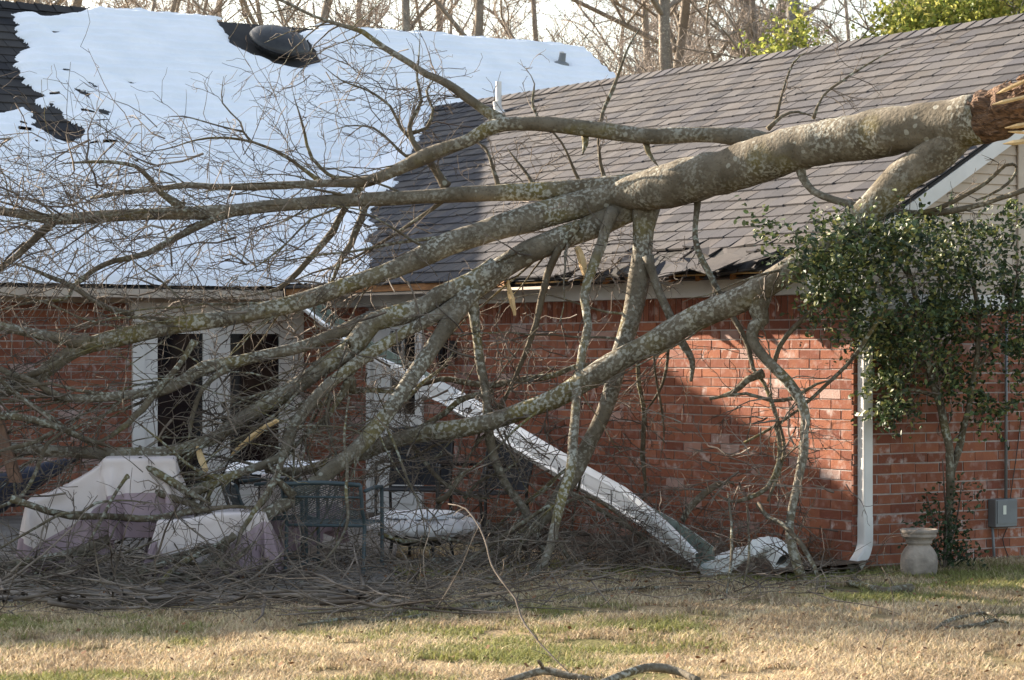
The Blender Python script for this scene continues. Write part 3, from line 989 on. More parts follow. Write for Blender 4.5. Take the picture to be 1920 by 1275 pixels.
tw = Twigs(6)
def limb(pts, Y0, Y1, per_m=3, L=.45, lv=2, droop=.03, name="limb", mat=None, step=.09, f0=.1, label=None, up=0.0, ang=(.5, 1.2)):
    q = path(pts, Y0, Y1, step, taper=(name == "branch"))
    R0 = q[:, 3].max()
    dist = np.concatenate([[0], np.cumsum(np.linalg.norm(np.diff(q[:, :3], axis=0), axis=1))])
    if name != "trunk": q[:, 3] *= 1 + .32 * np.exp(-dist / (2.2 * q[0, 3] + .02))
    calm = .35 if name == "trunk" else 1.0
    q[:, 3] *= 1 + .16 * calm * (N2.fbm(dist * 3.1 + len(tree.children) * 7.3, dist * 0 + 3.3 * len(tree.children), 3) - .5)
    for _ in range(int(dist[-1] * .8)):      # knots and old branch collars
        q[:, 3] *= 1 + calm * rng.uniform(.05, .16) * np.exp(-((dist - rng.uniform(0, dist[-1])) / (1.2 * R0 + .01)) ** 2)
    sides = 20 if R0 > .1 else 14 if R0 > .05 else 9 if R0 > .02 else 6
    mb = MB(); mb.tube(q[:, :3], q[:, 3], sides, rough=.05 if R0 > .03 else .09)
    o = build(name, mb, mat or (M_bark if R0 > .035 else M_bark2), tree, smooth=True)
    if label: o["label"] = label
    if per_m > 0: spray(tw, q, per_m, L, lv, droop, f0=f0, up=up, ang=ang)
    return q

# trunk: broken end off to the right
limb([(1842, 221, 50), (1790, 231, 47), (1700, 243, 45), (1600, 258, 44), (1500, 277, 43), (1400, 308, 43), (1330, 328, 43), (1280, 341, 43), (1230, 353, 40), (1190, 361, 32), (1155, 367, 24), (1120, 375, 17)], 17.6, 19.6, .25, .35, 1, name="trunk", step=.05)
q = path([(1962, 176, 44), (1930, 190, 44), (1890, 205, 47), (1868, 213, 47), (1850, 219, 48), (1838, 223, 47)], 17.35, 17.63, .025)
mb = MB(); mb.tube(q[:, :3], q[:, 3], 40, rough=.10)
ax_ = unit(q[-1, :3] - q[0, :3]); s1 = unit(np.cross(ax_, ZZ)); s2 = np.cross(s1, ax_)
for k in range(170):                       # ragged fibres and bark flaps round the break
    th_ = rng.uniform(0, 2 * math.pi); f_ = rng.uniform(.0, .85); c_ = q[int(f_ * (len(q) - 1)), :3]; R_ = q[0, 3] * rng.uniform(.86, 1.02)
    p_ = c_ + (s1 * math.cos(th_) + s2 * math.sin(th_)) * R_
    l_ = rng.uniform(.05, .22); d_ = unit(ax_ * rng.choice([-1, 1]) + rng.normal(0, .16, 3) + .12 * (p_ - c_) / R_)
    mb.tube([p_ - d_ * l_ * .5, p_, p_ + d_ * l_ * .5], [rng.uniform(.006, .014), rng.uniform(.006, .012), .001], 4, cap=False)
o = build("torn_end", mb, M_rot, tree, smooth=False); o["label"] = "rotten reddish end where the trunk tore off"
for (x0, y0, x1, y1, w_) in ((1868, 176, 1925, 150, 4), (1880, 270, 1950, 262, 5), (1860, 196, 1930, 180, 4), (1884, 240, 1962, 228, 5), (1890, 247, 1950, 250, 3), (1905, 150, 1935, 138, 6), (1925, 160, 1955, 138, 7)):
    a, b = P(x0, y0, 17.2), P(x1, y1, 17.15); d = unit(b - a)
    mb = MB(); mb.tube([a, a + (b - a) * .3, b], [.003, w_ / FPX * 17.3, w_ / FPX * 17.3 * .9], 5)
    build("splinter", mb, M_palewood if y0 > 190 or y0 == 176 else M_rot, tree)
# great limbs
A = limb([(1185, 352, 22), (1107, 353, 19), (1020, 358, 17), (920, 362, 16), (800, 368, 14), (700, 373, 13), (640, 376, 13), (560, 382, 12), (500, 387, 12), (400, 398, 12), (300, 401, 11), (200, 405, 11), (110, 411, 11), (70, 408, 9), (30, 400, 8), (-40, 392, 7)], 19.55, 19.6, 1.2, .5)
B1 = limb([(1220, 358, 30), (1165, 365, 28), (1120, 374, 27), (1040, 398, 25), (950, 422, 23), (890, 441, 22), (840, 457, 21), (790, 482, 18), (740, 505, 17), (690, 521, 16), (640, 538, 16), (560, 567, 17), (467, 588, 16), (400, 600, 15), (333, 609, 16), (260, 624, 16), (200, 638, 16), (140, 657, 15), (80, 700, 15), (30, 722, 14), (-30, 750, 14)], 19.6, 18.7, 1.0, .45)
limb([(165, 642, 13), (140, 640, 11), (100, 632, 10), (50, 622, 9), (0, 612, 9), (-40, 606, 8)], 18.82, 18.5, 1.2, .4)
Cc = limb([(1180, 385, 24), (1120, 422, 21), (1070, 440, 22), (1030, 456, 23), (985, 475, 23), (940, 503, 22), (905, 527, 21), (880, 550, 20)], 19.55, 19.25, .8, .4)
L2 = limb([(930, 500, 14), (880, 530, 17), (823, 553, 17), (801, 571, 18), (750, 590, 19), (700, 604, 20), (670, 640, 20), (640, 667, 19), (600, 692, 17), (567, 716, 16), (500, 760, 15), (433, 800, 14), (400, 822, 13), (330, 845, 12), (263, 850, 12), (200, 850, 11), (120, 847, 11), (30, 840, 10), (-30, 838, 10)], 19.25, 18.3, 1.5, .45)
L2a = limb([(690, 602, 13), (640, 622, 11), (567, 650, 11), (500, 665, 11), (433, 680, 12), (383, 690, 13), (350, 710, 11), (310, 730, 10), (267, 737, 9), (200, 745, 9), (143, 747, 8), (110, 742, 7), (70, 720, 6), (40, 705, 5)], 19.2, 18.4, 2.0, .4)
L3 = limb([(895, 540, 15), (876, 555, 14), (838, 583, 13), (763, 620, 11), (710, 652, 11), (670, 680, 11), (620, 718, 11), (588, 750, 11), (550, 800, 11), (533, 850, 9), (505, 867, 8), (477, 877, 8), (413, 900, 9), (367, 920, 9), (287, 947, 9), (255, 975, 9), (200, 1013, 9), (110, 1043, 8), (60, 1050, 8), (0, 1063, 7), (-30, 1070, 6)], 19.2, 17.6, 2.0, .4)
L4 = limb([(880, 548, 18), (851, 590, 16), (813, 648, 15), (776, 703, 15), (738, 758, 15), (690, 821, 15), (640, 867, 14), (595, 900, 13), (545, 937, 13), (500, 963, 12), (467, 983, 11), (433, 1002, 11), (400, 1050, 11), (360, 1077, 10), (287, 1107, 8), (220, 1112, 7), (160, 1113, 6), (90, 1120, 5)], 19.2, 17.0, 2.6, .4)
D = limb([(1808, 238, 26), (1775, 270, 31), (1745, 297, 31), (1690, 335, 31), (1640, 385, 28), (1600, 425, 26), (1560, 455, 26), (1480, 507, 25), (1400, 556, 25), (1340, 580, 24), (1280, 610, 23), (1230, 640, 23), (1187, 660, 22), (1140, 688, 21), (1100, 712, 20), (1040, 748, 18), (1000, 763, 17), (940, 785, 17), (890, 798, 16), (807, 811, 15), (740, 826, 14), (690, 845, 13), (640, 862, 11), (560, 885, 9), (500, 880, 8)], 17.72, 19.4, .9, .45, label="thick limb propped from trunk down past the eave")
Ee = limb([(1212, 385, 20), (1207, 430, 18), (1205, 470, 18), (1195, 540, 19), (1180, 610, 18), (1165, 660, 17), (1150, 720, 16), (1130, 780, 15), (1105, 830, 15), (1080, 880, 16), (1050, 930, 15), (1015, 975, 14), (960, 1020, 14), (917, 1040, 13), (873, 1050, 12), (820, 1056, 11), (770, 1060, 10), (700, 1066, 8), (650, 1075, 7)], 19.45, 18.9, 1.6, .4, label="long limb hanging straight down from the trunk to the ground")
E2 = limb([(1150, 395, 11), (1133, 432, 10), (1117, 485, 10), (1100, 530, 9), (1097, 560, 9), (1103, 612, 8), (1092, 658, 8), (1083, 725, 9), (1077, 825, 9), (1072, 870, 10), (1053, 943, 10), (1040, 993, 9), (1023, 1050, 8), (973, 1103, 7), (923, 1127, 6), (847, 1143, 4), (780, 1150, 3)], 19.4, 17.3, 2.2, .4)
E3 = limb([(1085, 420, 8), (1073, 432, 8), (1035, 495, 7), (1015, 560, 7), (1003, 610, 6), (985, 660, 5), (960, 720, 4), (935, 770, 3), (930, 800, 2)], 19.35, 19.3, 2.5, .35)
E4 = limb([(885, 545, 11), (887, 565, 10), (893, 625, 9), (903, 692, 9), (912, 758, 9), (920, 830, 9), (945, 900, 8), (985, 960, 8), (1010, 1010, 7), (1030, 1050, 6)], 19.2, 19.0, 2.5, .4)
Ff = limb([(1425, 272, 20), (1390, 258, 17), (1340, 253, 14), (1280, 253, 14), (1230, 256, 15), (1173, 250, 16), (1120, 243, 16), (1073, 238, 15), (1010, 232, 14), (945, 233, 14), (910, 244, 14), (880, 262, 13), (840, 277, 13), (800, 293, 12), (740, 320, 11), (690, 340, 11), (640, 343, 8), (580, 345, 7), (533, 347, 7), (467, 350, 7), (400, 350, 6), (350, 347, 6), (307, 353, 5), (217, 363, 4), (170, 372, 3)], 19.0, 20.0, 1.6, .45)
F2 = limb([(940, 228, 10), (905, 204, 9), (873, 180, 9), (840, 157, 8), (800, 140, 7), (767, 117, 6), (723, 90, 6), (683, 60, 5), (640, 47, 4), (590, 30, 3), (530, 3, 3), (480, -20, 2)], 19.5, 19.9, 3, .5, droop=.05)
G1 = limb([(1424, 558, 17), (1422, 583, 15), (1427, 600, 13), (1413, 615, 11), (1411, 635, 10), (1423, 658, 10), (1447, 685, 10), (1477, 715, 10), (1500, 750, 10), (1510, 780, 9), (1508, 815, 8), (1507, 850, 8), (1493, 917, 8), (1480, 983, 8), (1487, 1033, 9), (1505, 1090, 9)], 18.30, 17.75, 3.0, .35, label="crooked limb reaching the ground beside the downspout")
H2 = limb([(1306, 355, 8), (1307, 385, 6), (1303, 425, 5), (1307, 465, 6), (1333, 518, 6), (1373, 592, 6), (1403, 652, 5), (1413, 692, 4), (1433, 718, 4), (1447, 758, 4), (1470, 830, 3), (1462, 880, 3), (1440, 940, 3)], 19.2, 18.0, 2.2, .35)
limb([(1215, 480, 9), (1225, 515, 8), (1250, 580, 8), (1275, 638, 9), (1293, 666, 7), (1297, 690, 5), (1296, 715, 3)], 19.3, 19.2, .8, .3)
limb([(1507, 290, 11), (1503, 318, 9), (1513, 345, 7), (1540, 367, 7), (1590, 383, 7), (1660, 396, 7), (1730, 400, 6), (1790, 392, 6), (1847, 380, 5), (1925, 355, 5)], 18.58, 17.7, 2.5, .35)
limb([(1730, 400, 5), (1785, 380, 5), (1850, 340, 4), (1885, 310, 4), (1905, 312, 3), (1900, 335, 3), (1875, 355, 3), (1830, 375, 2)], 18.0, 17.8, 2.5, .3)
# secondary wood: (points, start depth, end depth)
SEC = [
 ([(340, 392, 9), (333, 383, 9), (300, 360, 7), (280, 337, 6), (253, 313, 5), (217, 305, 4), (177, 303, 4), (113, 307, 3), (97, 317, 2)], 19.6, 19.3, 4, .45),
 ([(600, 342, 6), (590, 333, 5), (533, 293, 4), (473, 267, 3), (413, 258, 3), (367, 263, 2), (310, 280, 2), (233, 287, 1.5)], 19.9, 19.9, 4, .45),
 ([(660, 338, 6), (640, 333, 5), (617, 327, 4), (590, 303, 4), (580, 287, 4), (567, 233, 3), (553, 187, 2), (547, 157, 2)], 20, 20.1, 4, .4),
 ([(473, 267, 3), (457, 247, 2.5), (450, 227, 2), (417, 193, 2), (420, 143, 1.5)], 19.9, 20, 3, .3),
 ([(457, 247, 2.5), (400, 233, 2), (343, 218, 2), (307, 220, 1.5)], 19.9, 19.9, 3, .35),
 ([(688, 378, 9), (682, 390, 8), (676, 412, 8), (667, 436, 8), (659, 456, 8), (640, 483, 7), (625, 520, 5), (600, 570, 4)], 19.6, 19.4, 3, .4),
 ([(685, 342, 9), (672, 352, 9), (640, 400, 8), (623, 432, 8), (583, 482, 7), (533, 535, 6), (483, 552, 4), (430, 560, 3)], 19.9, 19.6, 3, .4),
 ([(445, 394, 9), (400, 412, 9), (333, 445, 8), (277, 475, 7), (200, 495, 6), (167, 512, 6), (137, 538, 5), (123, 560, 5), (50, 568, 6), (0, 582, 6)], 19.6, 19.1, 4, .4),
 ([(108, 408, 9), (90, 425, 10), (50, 465, 9), (0, 505, 9), (-30, 525, 8)], 19.6, 19.3, 3, .4),
 ([(838, 350, 10), (825, 335, 9), (800, 300, 8), (780, 275, 7), (768, 250, 6), (772, 225, 5), (790, 190, 4), (782, 150, 3), (786, 100, 3), (788, 62, 2)], 19.6, 19.9, 7, .5),
 ([(775, 262, 5), (750, 240, 4), (730, 200, 3.5), (690, 170, 3), (640, 150, 2.5), (600, 120, 2)], 19.8, 20, 6, .5),
 ([(770, 250, 5), (800, 240, 4), (812, 205, 3), (800, 170, 3), (830, 130, 2)], 19.8, 20, 5, .4),
 ([(795, 290, 4), (760, 292, 4), (735, 268, 3), (700, 240, 3), (650, 236, 2), (610, 250, 2)], 19.7, 19.9, 6, .45),
 ([(1135, 340, 6), (1130, 325, 4), (1123, 283, 4), (1130, 213, 4), (1150, 167, 4), (1177, 90, 3), (1207, 40, 2), (1217, 0, 2)], 19.6, 19.8, 3, .3),
 ([(1090, 345, 5), (1077, 320, 4), (1053, 267, 3), (1007, 217, 3), (998, 187, 3), (1002, 157, 2), (987, 130, 2), (970, 117, 2)], 19.6, 19.8, 3, .3),
 ([(935, 352, 5), (930, 333, 5), (915, 285, 4), (900, 270, 3), (880, 250, 2)], 19.6, 19.8, 5, .35),
 ([(1000, 352, 5), (990, 330, 4), (960, 290, 3), (950, 275, 2)], 19.6, 19.8, 5, .35),
 ([(1440, 242, 5), (1467, 217, 4), (1497, 210, 3), (1530, 220, 3)], 18.7, 18.8, 3, .3),
 ([(1455, 224, 4), (1467, 173, 3), (1487, 117, 3), (1513, 97, 2)], 18.8, 18.9, 4, .3),
 ([(1525, 222, 4), (1543, 180, 3), (1580, 150, 3), (1663, 100, 2), (1713, 83, 1.5)], 18.6, 18.8, 5, .35),
 ([(1097, 255, 7), (1097, 270, 6), (1092, 290, 4)], 19.3, 19.2, 0, .2),
 ([(1211, 265, 7), (1216, 285, 6), (1235, 312, 4)], 19.2, 19.1, 0, .2),
 ([(365, 640, 8), (357, 652, 7), (333, 685, 7), (293, 732, 8), (267, 768, 8), (227, 805, 7), (190, 828, 6), (150, 840, 5)], 18.75, 18.4, 3, .35),
 ([(425, 690, 8), (410, 702, 7), (377, 732, 6), (360, 785, 6), (353, 825, 5)], 18.8, 18.6, 3, .3),
 ([(205, 870, 7), (217, 877, 8), (243, 900, 9), (290, 923, 9), (333, 937, 9), (367, 947, 8), (420, 975, 6)], 18.2, 17.9, 2.5, .3),
 ([(20, 935, 7), (53, 947, 8), (133, 967, 8), (200, 970, 8), (283, 973, 8), (367, 957, 8), (433, 950, 8), (467, 953, 8), (495, 965, 9)], 17.7, 18.0, 2.5, .3),
 ([(-20, 1035, 3), (0, 1027, 3), (53, 997, 3), (117, 963, 4), (153, 960, 4), (180, 943, 4), (227, 938, 4), (283, 943, 5)], 17.4, 17.9, 3, .3),
 ([(240, 893, 5), (233, 900, 4), (207, 940, 4), (187, 980, 4), (167, 1017, 3), (150, 1060, 2)], 17.9, 17.4, 3, .3),
 ([(440, 1003, 7), (427, 1013, 7), (393, 1030, 7), (333, 1047, 7), (290, 1063, 7), (233, 1090, 7), (187, 1103, 6), (100, 1112, 5), (0, 1120, 4)], 17.7, 17.0, 3.5, .35),
 ([(550, 930, 8), (520, 900, 8), (500, 925, 7), (470, 970, 6), (450, 1000, 5), (440, 1030, 4), (400, 1060, 4)], 18.0, 17.6, 2.5, .3),
 ([(530, 860, 7), (520, 890, 8), (500, 925, 9), (485, 955, 9)], 18.2, 18.0, 2, .3),
 ([(660, 735, 8), (655, 700, 8), (640, 735, 7), (610, 790, 6), (575, 815, 5), (550, 835, 4), (520, 850, 4)], 18.9, 18.6, 3, .3),
 ([(672, 683, 7), (660, 700, 6), (650, 730, 6), (620, 770, 5), (560, 830, 4), (520, 880, 3)], 18.9, 18.5, 3, .3),
 ([(1100, 690, 7), (1080, 688, 6), (1023, 705, 7), (973, 712, 7), (923, 722, 7), (900, 722, 7), (860, 716, 7), (827, 710, 6), (780, 722, 5), (700, 730, 5)], 19.5, 19.6, 3.5, .35),
 ([(925, 735, 7), (900, 740, 7), (860, 750, 7), (830, 775, 7), (790, 800, 7), (755, 818, 6)], 19.6, 19.5, 3, .35),
 ([(945, 790, 10), (950, 775, 9), (938, 762, 7), (925, 752, 5)], 19.4, 19.2, 2, .25),
 ([(1205, 640, 4), (1197, 680, 5), (1203, 740, 5), (1208, 775, 6), (1206, 850, 6), (1210, 920, 5), (1195, 960, 4)], 19.6, 19.9, 2, .3),
 ([(1255, 625, 4), (1250, 690, 4), (1235, 735, 4), (1210, 772, 5)], 19.4, 19.7, 2, .3),
 ([(1225, 640, 4), (1228, 700, 3), (1240, 760, 3), (1245, 820, 2), (1235, 870, 2)], 19.4, 19.7, 2, .3),
 ([(1280, 975, 5), (1290, 955, 7), (1320, 925, 8), (1345, 908, 8), (1370, 905, 7), (1378, 912, 5)], 19.0, 19.4, 1, .3),
 ([(1430, 700, 9), (1400, 712, 8), (1370, 738, 6), (1330, 748, 4)], 18.4, 18.6, 3, .3),
 ([(1450, 685, 5), (1462, 650, 6), (1490, 612, 6), (1530, 575, 6), (1560, 545, 5)], 18.3, 18.2, 2, .3),
 ([(1330, 748, 3), (1400, 738, 4), (1450, 752, 5), (1490, 745, 5), (1530, 720, 5), (1570, 710, 3)], 18.2, 18.1, 2, .3),
 ([(1395, 830, 3), (1450, 800, 4), (1500, 765, 4), (1545, 725, 5), (1600, 670, 5), (1640, 610, 6), (1668, 560, 6), (1680, 500, 6)], 18.3, 18.0, 2, .3),
 ([(1455, 800, 5), (1462, 830, 6), (1460, 870, 6), (1440, 915, 6), (1400, 935, 5), (1370, 940, 5), (1330, 920, 4)], 18.2, 18.0, 3, .3),
 ([(1422, 945, 5), (1440, 970, 5), (1470, 985, 6), (1500, 1015, 6), (1520, 1050, 6), (1532, 1080, 5), (1530, 1110, 4), (1515, 1140, 3)], 18.0, 16.8, 3, .35),
 ([(1400, 950, 2), (1404, 1010, 3), (1402, 1060, 3), (1385, 1130, 2.5)], 17.9, 16.7, 3, .3),
 ([(1365, 925, 2), (1372, 990, 3), (1370, 1060, 3), (1362, 1115, 3), (1352, 1160, 2)], 17.9, 16.3, 3, .3),
 ([(1075, 1060, 5), (1040, 1000, 4), (1050, 950, 4), (1100, 930, 4), (1160, 965, 4), (1190, 1000, 3)], 18.4, 18.8, 3, .3),
 ([(1050, 940, 5), (1010, 960, 5), (960, 995, 5), (900, 1035, 4), (840, 1080, 4), (800, 1110, 3)], 18.6, 17.8, 3, .3),
 ([(1070, 925, 5), (1100, 940, 6), (1160, 975, 6), (1200, 1005, 5), (1230, 1030, 4)], 18.8, 18.7, 3, .3),
 ([(820, 940, 6), (838, 930, 6), (855, 910, 6), (868, 890, 7), (879, 880, 6)], 18.6, 18.5, 0, .3),
 ([(655, 745, 2.5), (645, 820, 3), (652, 880, 3.5), (648, 920, 4), (652, 970, 4), (640, 1010, 3.5), (600, 1060, 4), (560, 1095, 3)], 18.4, 17.0, 3, .3),
 ([(620, 740, 3), (612, 790, 3), (630, 850, 3), (635, 880, 3), (645, 930, 4)], 18.7, 18.4, 3, .3),
 ([(410, 1050, 6), (430, 1085, 6), (480, 1100, 6), (540, 1105, 6), (620, 1108, 6), (700, 1107, 5), (790, 1095, 4)], 17.2, 17.0, 3, .3),
 ([(295, 1115, 6), (320, 1140, 6), (345, 1155, 5)], 16.9, 16.5, 2, .3),
 ([(0, 690, 6), (40, 705, 7), (90, 690, 7), (130, 660, 6)], 18.5, 18.6, 2, .3),
 ([(-20, 780, 8), (60, 785, 8), (110, 800, 8), (160, 822, 8), (220, 843, 7)], 18.2, 18.3, 3, .35),
 ([(-20, 690, 5), (40, 745, 6), (90, 780, 7), (130, 812, 7), (200, 845, 7)], 18.3, 18.3, 3, .35),
 ([(100, 810, 5), (60, 830, 6), (30, 838, 6), (-20, 850, 6)], 18.1, 18.0, 3, .35),
 ([(259, 862, 7), (300, 890, 9), (349, 919, 9), (397, 945, 8)], 18.1, 17.9, 2, .3),
 ([(300, 1095, 5), (330, 1066, 6), (360, 1046, 6), (405, 1024, 7), (432, 1004, 7)], 17.1, 17.7, 2, .3),
 ([(-20, 1125, 3), (60, 1090, 4), (124, 1057, 4), (195, 1024, 4), (215, 990, 4), (235, 960, 4)], 17.2, 17.8, 2, .3),
 ([(424, 1061, 8), (450, 1040, 7), (480, 1014, 7)], 17.5, 17.5, 0, .3),
 ([(-20, 1095, 5), (80, 1080, 6), (170, 1060, 6), (240, 1035, 5), (300, 1010, 4)], 17.2, 17.6, 2, .3),
 ([(60, 1125, 6), (160, 1105, 7), (240, 1075, 7), (311, 1048, 7), (405, 1018, 8), (455, 985, 8)], 17.0, 17.9, 2, .3),
 ([(-20, 960, 4), (40, 930, 5), (70, 880, 5), (90, 830, 5), (140, 800, 4), (185, 790, 3)], 17.9, 18.2, 2, .3),
 ([(560, 760, 5), (600, 760, 6), (640, 740, 6), (690, 730, 6), (740, 735, 5), (790, 722, 4)], 19.1, 19.4, 3, .3),
 ([(700, 800, 6), (740, 770, 5), (790, 720, 5), (830, 690, 5), (850, 660, 5)], 19.2, 19.3, 3, .3),
 ([(770, 830, 5), (800, 870, 5), (830, 905, 5), (880, 930, 4), (930, 935, 3)], 19.3, 19.2, 3, .3),
 ([(920, 1000, 4), (960, 960, 4), (1010, 925, 5), (1060, 880, 4), (1110, 850, 3)], 19.3, 19.4, 2, .3),
 ([(870, 935, 4), (900, 900, 4), (950, 880, 4), (990, 850, 3)], 19.2, 19.3, 2, .3),
 ([(710, 1000, 4), (760, 1015, 5), (830, 1010, 5), (890, 1020, 4), (940, 1000, 3)], 18.6, 18.8, 2, .3),
 ([(250, 590, 6), (200, 575, 6), (150, 545, 6), (95, 520, 5), (50, 500, 4), (0, 490, 3)], 18.9, 19.0, 4, .4),
]
for pts, Y0, Y1, pm, L in SEC:
    limb(pts, Y0, Y1, pm, L, 2, name="branch", step=.07, f0=.05)

# drifts of fine crown twigs between the limbs: start on the limbs' far ends and wander
def thicket(cx, cy, sx, sy, Y, sY, n, L, droop=.04, r0=.0032, lv=2):
    for _ in range(int(n * 1.35)):
        p = P(rng.normal(cx, sx), rng.normal(cy, sy), rng.normal(Y, sY))
        if p[2] < .05: p[2] = rng.uniform(.02, .2)
        d = np.array([rng.normal(-.5, .7), rng.normal(0, .4), rng.normal(.05, .5)])
        l = L * rng.uniform(.5, 1.3)
        q = tw.grow(p, d, l, r0 * rng.uniform(.8, 1.9), .0018, wig=.22, droop=droop)
        if q[:, 2].min() < 0: q[:, 2] = np.abs(q[:, 2]) + .01
        if lv > 1: subtwigs(tw, q, l * .5, r0 * .6, lv - 1, droop)
thicket(120, 340, 130, 55, 19.4, .4, 75, .8)
thicket(100, 500, 150, 40, 19.2, .4, 60, .7)
thicket(420, 470, 150, 45, 19.5, .3, 45, .7)
thicket(330, 290, 120, 40, 19.7, .3, 22, .6)
thicket(700, 160, 90, 60, 19.9, .3, 30, .6)
thicket(620, 470, 60, 40, 19.5, .3, 22, .5)
thicket(100, 790, 120, 80, 18.3, .4, 26, .6)
thicket(740, 720, 90, 70, 19.4, .2, 34, .5)
thicket(770, 860, 110, 40, 19.4, .3, 40, .55)
thicket(600, 820, 90, 60, 18.9, .3, 40, .5)
thicket(450, 1085, 260, 25, 17.2, .4, 34, .6)
thicket(1000, 830, 90, 90, 19.5, .4, 45, .45)
thicket(900, 1030, 160, 45, 18.4, .5, 50, .55)
thicket(1180, 1000, 130, 50, 18.8, .3, 75, .45)
thicket(1390, 960, 90, 90, 18.1, .3, 42, .45)
thicket(1200, 760, 60, 110, 19.7, .2, 26, .45)
thicket(1140, 470, 70, 40, 19.6, .25, 35, .4)
thicket(1050, 300, 100, 40, 20.2, .4, 14, .4)
for (cx_, cy_, sx_, sy_, Y_, n_, L_) in ((150, 1090, 160, 25, 17.2, 24, .9), (330, 860, 200, 60, 18.6, 16, .7), (80, 760, 90, 80, 18.3, 18, .7), (790, 860, 110, 40, 19.4, 24, .6), (620, 1090, 260, 20, 17.4, 30, .7), (1180, 1040, 160, 30, 18.6, 40, .5), (700, 650, 120, 90, 19.3, 35, .5), (100, 420, 130, 90, 19.3, 40, .8), (520, 560, 160, 60, 19.2, 26, .6), (1000, 700, 120, 120, 19.5, 30, .5), (1430, 830, 60, 90, 18.2, 20, .4)):
    thicket(cx_, cy_, sx_, sy_, Y_, .35, n_, L_, droop=.02, r0=.0062, lv=2)
tw2 = Twigs(12)
def sweeps(q, n, Lr, f0=.1, f1=1.0, droop=.02, bias=(-.5, 0, -.15), r0=(.003, .0075)):
    for _ in range(n):
        k = int((f0 + (f1 - f0) * rng.random()) * (len(q) - 2)); t_ = unit(q[k + 1, :3] - q[k, :3])
        d = unit(t_ * rng.uniform(.3, 1.0) + np.asarray(bias) * rng.uniform(.3, 1.2) + rng.normal(0, .45, 3) * np.array([1, .5, 1]))
        l = rng.uniform(*Lr); r_ = rng.uniform(*r0)
        p = tw2.grow(q[k, :3], d, l, r_, .0018, wig=.13, droop=droop)
        p[:, 2] = np.maximum(p[:, 2], .02 + .03 * rng.random())
        for _k in range(rng.integers(2, 5)):
            m = rng.integers(2, 11); dd = perp_dir(p[m] - p[m - 1], rng.uniform(.4, 1.0)); dd[1] *= .6
            e = tw.grow(p[m], dd, l * rng.uniform(.15, .45), r_ * .55, .0017, wig=.25, droop=.03)
            if rng.random() < .6: subtwigs(tw, e, l * .18, r_ * .4, 1, .03)
sweeps(A, 26, (.6, 1.5), .35, droop=.0, bias=(-.5, 0, .1)); sweeps(B1, 26, (.6, 1.5), .4); sweeps(L2, 26, (.6, 1.6), .35, r0=(.004, .011)); sweeps(L2a, 18, (.5, 1.4), .1, r0=(.004, .010))
sweeps(L3, 26, (.6, 1.5), .3, r0=(.004, .011)); sweeps(L4, 26, (.5, 1.4), .2, r0=(.004, .011)); sweeps(D, 12, (.5, 1.1), .6); sweeps(Ee, 12, (.4, .9), .3); sweeps(E4, 10, (.4, .9), .2); sweeps(E2, 10, (.4, .9), .4)
sweeps(Ff, 14, (.6, 1.3), .5, droop=.0, bias=(-.4, 0, .2)); sweeps(F2, 14, (.5, 1.1), .2, droop=.05, bias=(-.3, 0, -.4)); sweeps(G1, 10, (.3, .7), .4)
for q_, n_ in ((B1, 9), (L2, 12), (L2a, 8), (L3, 10), (L4, 12), (A, 8), (Ee, 5), (E4, 4), (Cc, 4), (D, 4)):
    sweeps(q_, n_, (.9, 2.1), .25, r0=(.009, .019), bias=(-.6, 0, -.25))
V2_, F2_ = tw2.mesh("long_shoots", 6)
o = link("long_shoots", mesh_np("long_shoots", V2_ - wloc(tree), np.full(len(F2_), 4), F2_.ravel(), True), M_bark2, tree); o["kind"] = "stuff"
Vt, Ft = tw.mesh("twigs")
base = wloc(tree)
me = mesh_np("twigs", Vt - base, np.full(len(Ft), 4), Ft.ravel(), True)
o = link("twigs", me, M_twig, tree); o["kind"] = "stuff"
print("twigs", len(tw.p))
# splits of raw wood in the crown
for pts in ([(432, 855, 1), (450, 838, 5), (480, 815, 6), (520, 788, 4)], [(370, 838, 3), (377, 858, 7), (386, 882, 6)], [(952, 525, 2), (960, 560, 6), (966, 592, 3)], [(1082, 463, 6), (1090, 490, 8), (1102, 522, 4)]):
    q = path(pts, 18.6 if pts[0][0] < 700 else 19.35, 18.4 if pts[0][0] < 700 else 19.3, .04)
    mb = MB(); mb.tube(q[:, :3], q[:, 3], 5, rough=.12)
    build("splintered_wood", mb, M_palewood, tree)

# litter of snapped sticks on the ground below
tl = Twigs(5)
g = np.random.default_rng(11)
for _ in range(900):
    if g.random() < .62: x, y = g.normal(330, 330), g.uniform(1035, 1150)
    elif _ % 3: x, y = g.uniform(850, 1560), g.normal(1075, 22)
    else: x, y = g.normal(760, 90), g.normal(1112, 12)
    y = max(y, 1020)
    p = ground_at(x, y, g.uniform(.01, .16) if y < 1120 else g.uniform(.01, .05))
    d = np.array([g.normal(0, 1), g.normal(0, .5), g.normal(0, .15)])
    q = tl.grow(p, d, g.uniform(.15, .9), g.uniform(.0018, .006), .0014, wig=.18)
    q[:, 2] = np.maximum(q[:, 2], .008)
for _ in range(70):
    x, y = g.uniform(-60, 760), g.normal(1112, 13)
    p = ground_at(x, y, g.uniform(.04, .10)); d = np.array([g.normal(0, 1), g.normal(0, .8), g.normal(0, .10)])
    q = tl.grow(p, d, g.uniform(.3, 1.2), g.uniform(.007, .018), .003, wig=.14)
    q[:, 2] = np.maximum(q[:, 2], .035)
Vt, Ft = tl.mesh("stick_litter", 5)
o = link("stick_litter", mesh_np("stick_litter", Vt, np.full(len(Ft), 4), Ft.ravel(), True), M_twig)
tag(o, "carpet of snapped sticks on the ground under the fallen tree", "sticks", kind="stuff")

